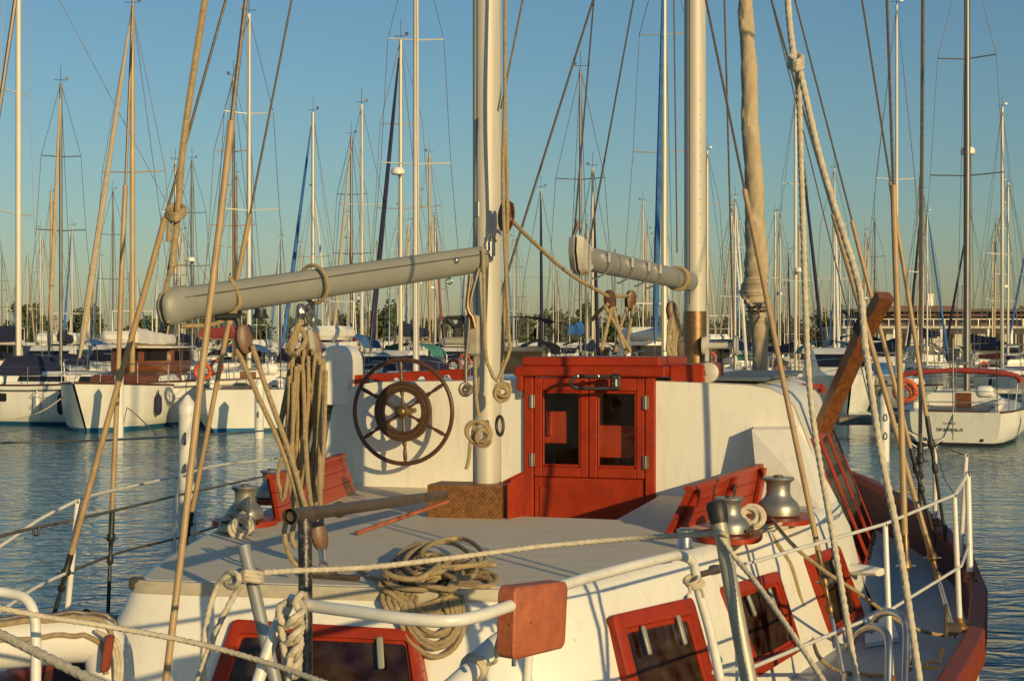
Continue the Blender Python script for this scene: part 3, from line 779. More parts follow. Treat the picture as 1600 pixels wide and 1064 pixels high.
# ------------------------------------------------------------------ wooden blocks
def block(c, axis, face, size, nm='block', strap=True):
    """a wooden block: two cheeks and a sheave; axis = hanging direction, face = direction the cheek looks"""
    axis = V(axis).normalized(); face = (V(face) - axis * V(face).dot(axis)).normalized(); sd_ = axis.cross(face)
    mbb = MB()
    pr = [(0, .5), (.16, .42), (.24, .2), (.26, 0), (.22, -.25), (.12, -.45), (0, -.5)]
    outl_ = [(a, b) for a, b in pr] + [(-a, b) for a, b in reversed(pr[1:-1])]
    for sg in (-1, 1):
        r0 = [c + sd_ * (a * size) + axis * (b * size) + face * (sg * .06 * size) for a, b in outl_]
        r1 = [c + sd_ * (a * size) + axis * (b * size) + face * (sg * .12 * size) for a, b in outl_]
        r2 = [c + sd_ * (a * size * .7) + axis * (b * size * .85) + face * (sg * .155 * size) for a, b in outl_]
        mbb.loft([r0, r1, r2], True, True)
    b = kp(nm, mbb, mat('brown_block_wood', (.13, .06, .03), .45, var=.25, scale=20))
    mbs = MB(); mbs.lathe(c, [(.17 * size, -.05 * size), (.13 * size, 0), (.17 * size, .05 * size)], face, 14); build('sheave', mbs, M_GALV, b)
    if strap:
        mbs = MB(); mbs.box(c + face * (.165 * size) + axis * -.02 * size, .13 * size, size * .98, .02 * size, (sd_, axis, face), .004)
        mbs.tube([c + axis * (.5 * size), c + axis * (.72 * size)], .035 * size, 6)
        build('strap', mbs, M_ALUW, b)
    return b
toC = V((0, -1, 0))
block(W(487, 544, 7.5), V((-.14, 0, 1)), toC + V((.25, 0, 0)), .21)
block(W(462, 566, 7.55), V((.35, 0, 1)), toC + V((-.6, 0, 0)), .15, strap=False)
block(W(381, 530, 7.05), V((-.16, 0, 1)), toC + V((.5, 0, 0)), .155, strap=False)
block(W(499, 838, 6.95), V((-.22, 0, 1)), toC + V((.4, 0, 0)), .155, strap=False)
block(W(953, 470, 10.75), V((-.1, 0, 1)), toC + V((-.5, .0, 0)), .17, strap=False)
block(W(985, 470, 11.2), V((.1, 0, 1)), toC + V((.6, .0, 0)), .17, strap=False)
block(W(1050, 487, 13.2), V((-.1, 0, 1)), toC + V((.3, .0, 0)), .2, strap=False)
block(W(1052, 510, 13.2), V((-.1, 0, 1)), toC + V((-.3, .0, 0)), .18, strap=False)
block(W(791, 338, 8.95), V((.1, 0, 1)), toC + V((-.9, .0, 0)), .2, strap=False)
# shackles and fittings above the mizzen sheet block
mb = MB()
q = boom_at(487) - bu * .1
mb.tube(smoothline([q, q + V((-.06, -.02, -.05)), W(468, 497, 7.5), W(465, 512, 7.5)], n=4), .016, 8); mb.tube(smoothline([q, W(489, 495, 7.5), W(488, 510, 7.5)], n=4), .012, 8)
mb.torus(W(474, 500, 7.48), V((.3, 1, .2)), .03, .009, 20, 6); mb.torus(W(484, 488, 7.48), V((1, .4, .2)), .03, .009, 20, 6)
mb.ball(W(470, 488, 7.5), .03, .03, .05, 8, 6)
kp('sheet_shackle', mb, M_STEEL)
mb = MB(); q = boom_at(372) - bu * .09
mb.tube([q, W(370, 500, 7.05), W(374, 512, 7.05)], .014, 8); mb.box(W(355, 495, 7.1), .12, .06, .035, None, .01); mb.lathe(boom_at(403) - bu * .135, [(.045, 0), (.03, .03), (.03, .05)], UP, 12)
kp('sheet_shackle', mb, M_BLACK)
mb = MB(); mb.tube([W(500, 858, 6.93), W(503, 880, 6.9)], .012, 8); mb.tube([W(506, 858, 6.93), W(508, 882, 6.9)], .008, 8); mb.torus(W(505, 884, 6.88), V((0, 1, 0)), .02, .006, 18, 6)
kp('sheet_shackle', mb, M_STEEL)
mb = MB(); kbox(mb, -.55, .02, -.06, 0.0, DK, DK + .018, .004)
t0, t1 = DZ(478, 897, DK + .02), DZ(560, 903, DK + .02)
mb = MB(); mb.tube([t0, t1], .014, 8); mb.box(t0.lerp(t1, .35) + UP * .02, .12, .05, .04, None, .008)
kp('sheet_traveller', mb, M_GALV)

# ------------------------------------------------------------------ standing rigging: wires with tan sleeves and turnbuckles
def rig(top, bot, split=None, end=None, r=.006, rc=.016, up=1.7, dark=False, nm='shroud', low='steel', joints=True):
    """a wire from beyond the top of the picture down to its turnbuckle; split/end: picture rows where the sleeve starts and stops"""
    A = W(*top); B_ = W(*bot)
    def at_row(py):
        lo, hi = 0.0, 1.0
        for _ in range(40):
            m_ = (lo + hi) / 2; q_ = A.lerp(B_, m_)
            if HOR - (q_.z - CAMZ) / q_.y * FPX < py: lo = m_
            else: hi = m_
        return A.lerp(B_, lo)
    A2 = A + (A - B_) * (up - 1)
    e_ = at_row(end) if end else B_
    mbr = MB(); s_ = at_row(split) if split else e_
    mbr.tube([A2, s_], r, 6)
    w_ = kp(nm, mbr, M_WIRE)
    if split:
        L_ = (e_ - s_).length; n_ = max(4, int(L_ / .25)); q_ = [s_.lerp(e_, i / n_) for i in range(n_ + 1)]
        wob = V((R.uniform(-1, 1), 0, 0)) * .004
        q_ = [p_ + wob * math.sin(i * 1.1) for i, p_ in enumerate(q_)]
        mbr = MB(); mbr.tube(q_, rc, 10); build('sleeve', mbr, M_SLEEVE, w_)
    if end:
        d_ = (B_ - e_)
        prof_ = [(0, rc * 1.0), (.06, rc * 1.15), (.18, rc * 1.1), (.2, rc * 1.6), (.25, rc * 1.65), (.27, rc * .9), (.38, rc * .75), (.4, rc * 1.3), (.45, rc * 1.3), (.47, rc * .8)]
        mbr = MB(); mbr.tube([e_ + d_ * t for t, _ in prof_], [q_ for _, q_ in prof_], 10); build('turnbuckle', mbr, M_BRONZE if low != 'black' else M_BLACK, w_)
        mbr = MB(); mbr.tube([e_ + d_ * .46, e_ + d_ * .52, e_ + d_ * .9], [rc * .55, rc * .8, rc * .8], 8); mbr.box(e_ + d_ * .95, rc * 1.2, rc * 2.6, d_.length * .14, (V((1, 0, 0)), V((0, 1, 0)), UP), .004); build('rigging_screw', mbr, M_STEEL if low == 'steel' else M_BLACK, w_)
        mbr = MB(); mbr.tube([e_ + d_ * .235 - V((rc * 3, 0, 0)), e_ + d_ * .235 + V((rc * 3, 0, 0))], rc * .35, 6); build('clevis_pin', mbr, M_STEEL, w_)
    return w_
rig((353, 0, 7.7), (76, 990, 8.0), 340, 865, r=.008, rc=.0165, low='black')
rig((208, 0, 8.7), (168, 975, 8.55), 290, 800, r=.008, rc=.015, low='black')
rig((384, 0, 6.1), (258, 1075, 5.5), 190, None, r=.010, rc=.0145)
rig((456, 0, 9.2), (284, 880, 9.7), 335, 800, r=.008, rc=.017, low='black')
rig((1103, 0, 8.6), (1322, 1075, 7.3), 297, 860, r=.008, rc=.0155)
rig((1205, 0, 9.6), (1492, 992, 8.35), 335, 835, r=.008, rc=.017)
rig((1212, 30, 10.5), (1362, 640, 10.2), None, None, r=.005)
rig((1242, 0, 11.4), (1462, 850, 10.9), 345, 700, r=.008, rc=.017, low='black')
rig((1347, 0, 11.4), (1478, 842, 10.9), 285, 650, r=.009, rc=.017, low='black')
rig((1386, 0, 7.9), (1421, 1045, 7.35), 290, 835, r=.009, rc=.017)
rig((1442, 0, 11.8), (1437, 815, 11.6), None, 690, r=.016, rc=.022, low='black')
rig((24, 0, 9), (-20, 300, 9), None, None, r=.013)
rig((927, 0, 12.0), (770, 500, 10.4), None, None, r=.011, nm='stay')
rig((990, 0, 13.0), (920, 385, 10.6), None, None, r=.008, nm='stay')
rig((928, 0, 12), (899, 345, 10.42), None, None, r=.007, nm='topping_lift')
rig((1132, 0, 14.5), (1148, 600, 15), None, None, r=.011, nm='stay')
rig((1053, 0, 13.4), (1058, 395, 13.5), None, None, r=.008, nm='halyard')
rig((817, 0, 9.3), (783, 170, 9.1), None, None, r=.008, nm='stay')
mb = MB(); mb.tube([W(899, 340, 10.42), W(902, 352, 10.42), W(897, 366, 10.42), W(896, 384, 10.43)], [.008, .022, .014, .016], 8); kp('lift_shackle', mb, M_GALV)

# ------------------------------------------------------------------ furled staysail forward of the main mast
p_ = [(1160, -60, 17.0), (1168, 60, 17.1), (1173, 200, 17.2), (1180, 330, 17.4), (1181, 420, 17.5), (1178, 455, 17.6), (1182, 480, 17.6), (1186, 520, 17.7), (1189, 600, 17.9), (1190, 640, 18)]
rr = [.085, .095, .11, .125, .155, .175, .115, .105, .105, .10]
pts = smoothline([W(*q) for q in p_], n=6); rs = []
for i in range(len(pts)):
    t = i / (len(pts) - 1) * (len(rr) - 1); k = min(int(t), len(rr) - 2); rs.append((rr[k] + (rr[k + 1] - rr[k]) * (t - k)) * (1 + .05 * math.sin(i * 1.7)))
mb = MB(); rings = []; dist = 0; n_s = 22
pts = smoothline(pts, n=3); rs = [rs[min(int(i / (len(pts) - 1) * (len(rs) - 1)), len(rs) - 1)] for i in range(len(pts))]
for i, p_ in enumerate(pts):
    if i: dist += (p_ - pts[i - 1]).length
    ph = dist / 1.15; rings.append([p_ + V((math.cos(2 * PI * k / n_s), math.sin(2 * PI * k / n_s), 0)) * (rs[i] * (.86 + .2 * ((k / n_s - ph) % 1.0) + .035 * math.sin(5 * 2 * PI * k / n_s + i * .9))) for k in range(n_s)])
mb.loft(rings, True, True); sl = kp('furled_staysail', mb, M_CANVAS, angle=25)
mb = MB(); c0 = W(1187, 478, 17.45)
for k in range(3): mb.torus(W(1182, 474 + 6 * k, 17.6), UP, .125, .012, 20, 6)
mb.tube(smoothline([c0, c0 + V((.06, -.08, .04)), c0 + V((.1, -.1, -.1)), c0 + V((.07, -.1, -.35))], n=5), .012, 6); mb.torus(c0 + V((.06, -.1, .0)), V((0, 1, 0)), .05, .013, 16, 6)
build('sail_tie', mb, M_WIRE, sl)

# ------------------------------------------------------------------ cowl on the port deckhouse edge, grab rails, timber prop
mb = MB(); outl_ = [(-.115, 0), (-.115, .33)] + [(.115 * math.cos(PI - PI * k / 10), .33 + .135 * math.sin(PI * k / 10)) for k in range(1, 10)] + [(.115, .33), (.115, 0)]
c0 = W(522, 632, 11.1); ax = V((1, -.12, 0)).normalized(); dp = V((.12, 1, 0)).normalized()
ra = [c0 + ax * a + UP * b for a, b in outl_]; mb.loft([[c0 + ax * a * .96 + UP * (b * .98) - dp * .012 for a, b in outl_], ra, [q + dp * .5 for q in ra]], True, True)
kp('vent_cowl', mb, M_WHITE, angle=30)
def grab_rail(A, B_, n, h=.075):
    d_ = (B_ - A); mbr = MB()
    mbr.sweep([A + UP * h, B_ + UP * h], [(-.02, -.018), (.02, -.018), (.02, .016), (.012, .024), (-.012, .024), (-.02, .016)])
    for k in range(n):
        t = k / (n - 1) * .94 + .03
        c = A + d_ * t; u_ = d_.normalized(); s_ = u_.cross(UP)
        wl = .05
        mbr.prism([c - u_ * wl - s_ * .018, c + u_ * wl - s_ * .018, c + u_ * wl * 1.8 - s_ * .018 + UP * (h - .012), c - u_ * wl * 1.8 - s_ * .018 + UP * (h - .012)], s_ * .036)
    return kp('grab_rail', mbr, M_RED, smooth=False)
grab_rail(Bt(-1.86, 4.36, -.33), Bt(-.95, 4.36, -.275), 5, .07)
grab_rail(W(1216, 614, 11.6), W(1286, 614, 12.8), 3, .06)
mb = MB(); t0 = W(1284, 672, 10.4); t1 = W(1350, 520, 10.0); t2 = W(1383, 462, 9.8)
mb.sweep([t0, t0.lerp(t1, .5), t1, t2], [(-.036, -.062), (.036, -.062), (.041, -.057), (.041, .057), (.036, .062), (-.036, .062), (-.041, .057), (-.041, -.057)], up=V((-1, -.55, .2)))
prop = kp('timber_prop', mb, M_WOOD, angle=30)
mb = MB(); q = W(1356, 505, 9.97); dd = (t2 - t1).normalized()
mb.sweep([q - dd * .09, q + dd * .05], [(-.045, -.066), (.045, -.066), (.045, .066), (-.045, .066)], up=V((-1, -.55, .2))); build('leather_chafe_band', mb, mat('black_leather', (.025, .02, .018), .6, var=.3, scale=20), prop)

# ------------------------------------------------------------------ winches, backrests, pads
def winch(base, s=1.0, nm='winch'):
    mbw = MB(); pr = [(.105, 0), (.118, .01), (.119, .045), (.112, .068), (.094, .088), (.074, .107), (.066, .13), (.066, .175), (.071, .19), (.086, .2), (.09, .208), (.086, .216), (.02, .218)]
    mbw.lathe(base, [(a * s, b * s) for a, b in pr], UP, 28)
    w_ = kp(nm, mbw, mat('brushed_steel', (.36, .345, .30), .42, metal=.75, var=.15, scale=12))
    mbw = MB(); mbw.lathe(base, [(.012 * s, .213 * s), (.028 * s, .216 * s), (.028 * s, .226 * s), (.02 * s, .228 * s)], UP, 12); build('winch_socket', mbw, M_GALV, w_)
    mbw = MB()
    for k in range(10):
        a = 2 * PI * k / 10; d_ = V((math.cos(a), math.sin(a), 0))
        mbw.box(base + d_ * (.059 * s) + UP * (.15 * s), .006, .008, .045 * s, (d_, d_.cross(UP), UP))
    build('drum_ribs', mbw, M_STEEL, w_, False)
    return w_
PADZ = DK + .03
for (px, py, s) in ((1216, 806, 1.12), (1140, 834, .95)):
    b0 = DZ(px, py, PADZ)
    mb = MB(); ring = []
    for k in range(20):
        a = 2 * PI * k / 20; ring.append(b0 - UP * .028 + BR * (.19 * s * math.copysign(abs(math.cos(a)) ** .7, math.cos(a))) + BF * (.26 * s * math.copysign(abs(math.sin(a)) ** .7, math.sin(a))))
    mb.loft([ring, [q + UP * .03 for q in ring]], True, True); kp('winch_pad', mb, M_RED)
    winch(b0 + UP * .002, s)
for (px, py, s) in ((383, 812, .95), (424, 778, .9)):
    b0 = DZ(px, py, PADZ)
    mb = MB(); mb.lathe(b0 - UP * .028, [(.2, 0), (.2, .03)], UP, 14); kp('winch_pad', mb, M_RED)
    winch(b0 + UP * .002, s)
def backrest(bn, bf, tn, tf, thick, out):
    """planked coaming backrest between near and far ends; bottom and top points"""
    mbb = MB(); mbb.sweep([tn - out * .015 + UP * .01, tf - out * .015 + UP * .01], [(-.03, -.012), (.03, -.012), (.03, .008), (.022, .014), (-.022, .014), (-.03, .008)])
    br0 = kp('backrest', mbb, M_RED, angle=30)
    for t in (.06, .52, .94):
        mbb = MB(); b_ = bn.lerp(bf, t); t_ = tn.lerp(tf, t); u_ = (bf - bn).normalized(); w_ = (t_ - b_); n_ = u_.cross(w_).normalized()
        mbb.box((b_ + t_) / 2 + out * (thick * .9), .07, .035, w_.length, (u_, n_, w_.normalized()), .006)
        build('bracket', mbb, M_RED, br0, angle=30)
    for i in range(3):
        a0, a1 = i / 3 + .008, (i + 1) / 3 - .008
        A0, A1 = bn.lerp(tn, a0), bn.lerp(tn, a1); C0, C1 = bf.lerp(tf, a0), bf.lerp(tf, a1)
        mbb = MB(); mbb.prism([A0, C0, C1, A1], -out * thick); build('plank', mbb, M_RED, br0, False)
    return br0
backrest(DZ(1046, 834, DK), DZ(1183, 788, DK), W(1080, 766, 8.4), W(1193, 729, 9.95), .028, BR)
backrest(DZ(432, 815, DK), DZ(551, 769, DK), W(420, 747, 8.85), W(532, 713, 10.65), .028, -BR)
mb = MB(); b0 = DZ(1070, 856, DK); mb.lathe(b0, [(.05, 0), (.042, .01), (.04, .06), (.03, .075), (.045, .09), (.05, .1), (.03, .11)], UP, 16); kp('deck_bollard', mb, M_STEEL)
# small cleats
def cleat(c, d_, s=1.0):
    mbc = MB(); d_ = V(d_).normalized(); s_ = d_.cross(UP)
    mbc.box(c + UP * .012 * s, .11 * s, .045 * s, .024 * s, (d_, s_, UP), .004)
    mbc.tube([c - d_ * .12 * s + UP * .06 * s, c - d_ * .05 * s + UP * .055 * s, c + d_ * .05 * s + UP * .055 * s, c + d_ * .12 * s + UP * .06 * s], [.008 * s, .016 * s, .016 * s, .008 * s], 8)
    mbc.tube([c + d_ * .03 * s, c + d_ * .03 * s + UP * .055 * s], .013 * s, 8); mbc.tube([c - d_ * .03 * s, c - d_ * .03 * s + UP * .055 * s], .013 * s, 8)
    return kp('cleat', mbc, M_GALV)
cleat(DZ(375, 832, DK), BR)
cleat(DZ(1172, 842, DK), BF)
# ------------------------------------------------------------------ stanchions, lifelines, pulpit
def stanchion(top, bot, r=.0135, base=True):
    A, B_ = W(*top), W(*bot); d_ = (A - B_).normalized()
    mbs = MB(); mbs.tube([B_, B_ + d_ * .05, A - d_ * .02, A], [r * 1.25, r * 1.05, r, r * .8], 10); s_ = kp('stanchion', mbs, M_WHITET)
    mbs = MB(); mbs.torus(A - d_ * .015, V((1, .3, 0)), r * .9, r * .35, 14, 6); build('eyelet', mbs, M_GALV, s_)
    if base:
        mbs = MB(); mbs.lathe(B_, [(.045, -.015), (.045, 0), (.03, .012), (r * 1.4, .05)], d_, 12); build('foot', mbs, M_RUST, s_)
    return s_
stanchion((1383, 816, 7.2), (1393, 1070, 7.05))
stanchion((1491, 771, 8.3), (1500, 978, 8.25), .015)
stanchion((1510, 708, 10.2), (1500, 880, 10.3), .016)
stanchion((1512, 738, 9.3), (1516, 905, 9.2), .02)
stanchion((1461, 692, 11.8), (1461, 818, 11.9), .018)
stanchion((122, 779, 8.0), (101, 1000, 8.0), .0165)
stanchion((276, 742, 9.6), (269, 905, 9.6), .016)
def line(pts, r, m, nm='lifeline', sm=True, lobes=0, parent=None, top=False):
    pp = [W(*q) if not isinstance(q, Vector) else q for q in pts]
    P_ = smoothline(pp, step=max(.03, r * 1.2) if lobes else .12) if sm else pp
    mbl = MB(); mbl.tube(P_, r, 9 if lobes else 6, lobes=lobes, pitch=8)
    return kp(nm, mbl, m, parent)
line([(1083, 897, 5.15), (1123, 889, 5.4), (1180, 877, 5.7)], .006, M_WIREL)
line([(1180, 877, 5.7), (1383, 818, 7.2), (1491, 773, 8.3), (1511, 740, 9.3)], .0085, M_WIREL, sm=False)
line([(1115, 1050, 5.2), (1180, 1040, 5.6), (1393, 951, 7.1), (1502, 884, 8.3), (1514, 850, 9.2)], .0085, M_WIREL, sm=False)
stanchion((-205, 980, 5.2), (-205, 1240, 5.2), .0165)
line([(-205, 982, 5.2), (-60, 880, 6.8), (0, 853, 7.2), (60, 812, 7.6), (122, 781, 8.0)], .010, M_WIREL)
line([(122, 781, 8.0), (150, 772, 8.3), (276, 744, 9.6), (340, 727, 10.5), (440, 715, 11.8), (520, 700, 12.5)], .0095, M_WIREL)
line([(-205, 1030, 5.2), (-60, 870, 6.8), (0, 838, 7.2), (56, 824, 7.5), (115, 812, 8.0), (240, 783, 9.2), (272, 775, 9.6), (440, 738, 12)], .009, M_WIRE)
line([(-205, 1120, 5.2), (-60, 990, 6.8), (0, 955, 7.2), (55, 918, 7.6), (108, 893, 8.0)], .010, M_WIREL)
line([(108, 893, 8.0), (190, 862, 8.8), (271, 842, 9.6), (340, 822, 10.4)], .009, M_WIRE)
line([(1512, 740, 9.3), (1500, 765, 9.0), (1491, 774, 8.3)], .006, M_WIREL)
line([(1461, 694, 11.8), (1475, 745, 11), (1491, 772, 8.4)], .005, M_WIRE)
line([(1511, 712, 10.2), (1465, 695, 11.8), (1420, 672, 13.5)], .005, M_WIRE)
mb = MB(); mb.box(W(56, 827, 7.48), .05, .01, .03, (V((1, 0, .3)).normalized(), V((0, 1, 0)), UP)); mb = MB(); mb.tube([W(52, 824, 7.5), W(53, 836, 7.49), W(60, 836, 7.49), W(61, 823, 7.5)], .007, 6); kp('line_clip', mb, M_BLACK)
mb = MB(); mb.tube([W(1086, 898, 5.12), W(1095, 897, 5.16), W(1110, 893, 5.25), W(1114, 890, 5.3), (W(1122, 889, 5.34)), W(1132, 887, 5.4)], [.009, .012, .012, .02, .018, .008], 8); kp('lifeline_tensioner', mb, M_GALV)
# pulpit: white tube round the stern
def tube_part(nm, pts, r, m, n=10, sides=14, smooth_n=8):
    mbt = MB(); mbt.tube(smoothline([W(*q) for q in pts], n=smooth_n), r, sides); return kp(nm, mbt, m)
pul = tube_part('pulpit', [(452, 936, 3.94), (480, 945, 3.92), (560, 956, 3.8), (640, 967, 3.72), (720, 968, 3.72), (800, 945, 3.9), (880, 914, 4.2), (960, 891, 4.5), (1040, 871, 4.82), (1062, 868, 4.95), (1080, 876, 5.02), (1086, 892, 5.05), (1092, 925, 5.08), (1110, 990, 5.1), (1128, 1075, 5.1)], .0172, M_WHITET)
tube_part('pulpit_leg', [(452, 940, 3.94), (428, 990, 3.9), (398, 1080, 3.85)], .0172, M_WHITET)
tube_part('pulpit_leg', [(826, 1015, 4.1), (822, 1080, 4.1)], .014, M_WHITET)
tube_part('pulpit_leg', [(-30, 921, 4.3), (10, 926, 4.3), (38, 934, 4.28), (52, 955, 4.26), (56, 990, 4.25), (56, 1080, 4.2)], .0155, M_WHITET)
mb = MB(); q = W(1033, 873, 4.8); d_ = (W(1062, 868, 4.95) - q).normalized()
mb.tube([q, q + d_ * .045], .018, 14); mb.tube([q + d_ * .07, q + d_ * .078], .018, 14); build('tape_band', mb, M_BOOT, pul)
mb = MB()
for k in range(5):
    a = W(1080 + k * 2, 905 + k * 2, 5.03); mb.torus(a, (W(1095, 925, 5.08) - W(1084, 895, 5.05)).normalized() + V((R.uniform(-.3, .3), 0, 0)), .027, .006, 16, 6)
mb.tube(smoothline([W(1076, 915, 5.0), W(1078, 925, 5.0), W(1070, 934, 4.98)], n=4), .007, 6); mb.tube(smoothline([W(1092, 915, 5.02), W(1098, 925, 5.0), W(1099, 933, 5)], n=4), .007, 6)
build('lashing', mb, M_ROPEW, pul)
# stainless hoops on the starboard quarter
tube_part('boarding_hoop', [(1325, 1010, 6.5), (1348, 985, 6.35), (1372, 980, 6.2), (1388, 1000, 6.1), (1388, 1075, 6.0)], .017, M_STEEL)
tube_part('boarding_hoop', [(1360, 985, 6.8), (1372, 962, 6.7), (1392, 956, 6.6), (1410, 965, 6.5), (1416, 990, 6.45), (1414, 1075, 6.3)], .017, M_STEEL)
# jib sheet lead and chainplates on the starboard cap rail
mb = MB(); q = DZ(1478, 985, -1.63); mb.box(q + UP * .06, .02, .09, .18, FR, .005); mb.box(q + UP * .02 + BR * .04, .09, .06, .05, FR, .006); kp('chainplate', mb, M_GALV)
mb = MB(); q = DZ(1448, 1043, -1.645); mb.box(q + UP * .005, .13, .05, .012, FR, .003); mb.tube([q, q + UP * .03, q + UP * .035 + BR * .06, q + UP * .11 + BR * .08], .009, 6); kp('fairlead', mb, M_BRASS)
mb = MB(); q = DZ(168, 968, -1.66); mb.box(q, .16, .1, .05, FR, .01); mb.torus(q + V((-.13, 0, .03)), V((0, 1, 0)), .03, .008, 14, 6); kp('chainplate', mb, M_BLACK)
# raised white plate painting a sunlit patch onto the side deck
mb = MB(); a_ = [DZ(1352, 1012, SD + .005), DZ(1404, 1002, SD + .005), DZ(1388, 950, SD + .005), DZ(1350, 968, SD + .005)]
mb.prism(a_, UP * .03); kp('sunlit_deck_patch', mb, M_WHITE, smooth=False)
# post and pipe across the deck (emergency tiller), rod
tube_part('rudder_post', [(476, 812, 5.55), (477, 900, 5.5), (478, 1090, 5.4)], .0275, M_BLACKP)
mb = MB(); A, B_ = W(452, 807, 5.62), W(693, 773, 8.75); mb.tube([A, A.lerp(B_, .04), A.lerp(B_, .13), A.lerp(B_, .14), B_], [.032, .032, .031, .0285, .0285], 16, caps=False); mb.tube([A + (B_ - A) * .01, A + (B_ - A) * .15], .022, 12); til = kp('tiller_pipe', mb, M_GALV)
mb = MB(); mb.torus(W(530, 796, 6.45), (B_ - A).normalized(), .030, .008, 20, 6); build('pipe_collar', mb, M_BRONZE, til)
mb = MB(); mb.tube([DZ(557, 833, DK + .014), W(700, 783, 8.75)], .013, 10); kp('copper_rod', mb, M_COPPER)
# leaning poles
mb = MB(); A, B_ = W(381, 853, 4.45), W(436, 1090, 4.3); mb.tube([A, B_], .0205, 16, caps=False); mb.tube([A.lerp(B_, .005), B_], .017, 14); kp('davit_pole', mb, M_GREY)
mb = MB(); A, B_ = W(1120, 795, 4.8), W(1175, 1090, 4.65); mb.tube([A, A.lerp(B_, .3), B_], [.0235, .026, .029], 16); p2_ = kp('davit_pole', mb, mat('weathered_alloy_pole', (.42, .38, .30), .5, metal=.4, var=.15, scale=12))
mb = MB(); d_ = (A - B_).normalized(); mb.lathe(A - d_ * .05, [(.029, 0), (.034, .02), (.036, .06), (.03, .075), (.012, .08)], d_, 16); build('rubber_cap', mb, M_BLACK, p2_)

# ------------------------------------------------------------------ things hung on or lying on the ketch
def thing_mesh(nm, mbx, m, label, cat, group=None, smooth=True, angle=40):
    lo = V((min(v[0] for v in mbx.v), min(v[1] for v in mbx.v), min(v[2] for v in mbx.v)))
    hi = V((max(v[0] for v in mbx.v), max(v[1] for v in mbx.v), max(v[2] for v in mbx.v)))
    c = V(((lo.x + hi.x) / 2, (lo.y + hi.y) / 2, lo.z))
    mbx.v = [tuple(V(v) - c) for v in mbx.v]
    o = build(nm, mbx, m, None, smooth, angle, off=c)
    return tag(o, label, cat, group)
def rope(pts, r, m=None, lobes=3, step=None):
    P_ = smoothline([W(*q) if not isinstance(q, Vector) else q for q in pts], step=step or r * .9)
    mbr = MB(); mbr.tube(P_, r, 9 if lobes else 8, lobes=lobes, pitch=7.5); return mbr
def merge(*ms):
    o = MB()
    for m_ in ms: o.add(m_.v, m_.f)
    return o
# box on the pulpit
bx0 = W(800, 985, 4.05)
A = W(806, 918, 3.88); B_ = W(889, 908, 4.12); C_ = W(884, 1012, 4.12); D_ = W(803, 1032, 3.88)
mb = MB(); q = [A, B_, C_, D_]; n_ = (B_ - A).cross(D_ - A).normalized(); n_ = n_ if n_.dot(EYE - A) > 0 else -n_
w_ = (B_ - A).length; h_ = (D_ - A).length
rg = lambda o_, ins: rounded_quad(q, (ins / w_, ins / h_), (.02 / w_, .02 / h_), 4, n_, o_)
mb.loft([rg(-.062, .006), rg(-.056, 0), rg(-.006, 0), rg(0, .006)], True, True)
bxo = thing_mesh('rail_box', mb, mat('chipped_brick_red', (.40, .11, .045), .55, var=.2, scale=14, bump=.3, bscale=50, dirt=(.16, .06, .03), dirt_amt=.7, dscale=12, chip=(.06, .03, .02), chip_sc=38, chip_th=.67), 'chipped red wooden box bolted to the white stern rail', 'box')
mb = MB(); mb.tube([W(795, 945, 4.0), W(792, 958, 4.0)], .006, 6); mb.torus(W(795, 957, 4.0), V((1, 0, 0)), .016, .004, 12, 6); mb.tube([W(803, 1030, 4.1), W(803, 1040, 4.1)], .008, 6)
build('hook', mb, M_STEEL, bxo, off=tuple(-c for c in bxo.location))

# laid rope between the two poles
mb = merge(rope([(404, 895, 4.42), (470, 891, 4.55), (575, 886, 4.75), (700, 872, 4.95), (850, 853, 5.1), (1000, 840, 5.1), (1121, 833, 4.78)], .0105))
thing_mesh('rope', mb, M_ROPEW, 'taut pale laid rope across the deck between the two leaning poles', 'rope')
# the knot and its two tails on the short grey pole
loops = []
for k in range(3):
    loops.append(rope([(368, 900 + k * 5, 4.42), (385, 893 + k * 6, 4.34), (408, 896 + k * 6, 4.38), (400, 890 + k * 6, 4.47), (372, 893 + k * 5, 4.48), (368, 900 + k * 5, 4.42)], .0105))
loops.append(rope([(350, 905, 4.4), (358, 894, 4.36), (372, 898, 4.33), (372, 912, 4.33), (358, 916, 4.36), (350, 906, 4.4)], .0105))
loops.append(rope([(366, 896, 4.36), (352, 902, 4.36), (340, 915, 4.38), (328, 948, 4.36), (320, 990, 4.32), (318, 1040, 4.3), (320, 1090, 4.28)], .010))
loops.append(rope([(376, 914, 4.34), (366, 930, 4.35), (345, 970, 4.33), (322, 1025, 4.3), (302, 1085, 4.26)], .010))
thing_mesh('rope', merge(*loops), M_ROPEW, 'pale rope knotted round the short grey pole, two tails hanging', 'rope')
# rope from the tall pole, over the quarter
mb = merge(rope([(1126, 838, 4.74), (1150, 872, 4.7), (1185, 915, 4.6), (1235, 985, 4.45), (1298, 1080, 4.3)], .0095), rope([(1119, 828, 4.79), (1128, 832, 4.70), (1136, 838, 4.78), (1124, 834, 4.86), (1119, 828, 4.8)], .0085))
thing_mesh('rope', mb, M_ROPEW, 'thin laid rope slanting down from the capped pole past the cabin windows', 'rope')
mb = rope([(-40, 942, 3.6), (0, 950, 3.7), (80, 965, 3.8), (160, 977, 3.9), (300, 1003, 3.9), (420, 1036, 3.8), (540, 1078, 3.6)], .0085)
thing_mesh('rope', mb, M_ROPEW, 'laid rope crossing the lower left corner in front of the cabin', 'rope')
mb = rope([(-30, 975, 3.3), (40, 1010, 3.2), (110, 1045, 3.1), (180, 1080, 3.0)], .012)
thing_mesh('rope', mb, M_ROPEW, 'thick grey rope low in the bottom left corner', 'rope')
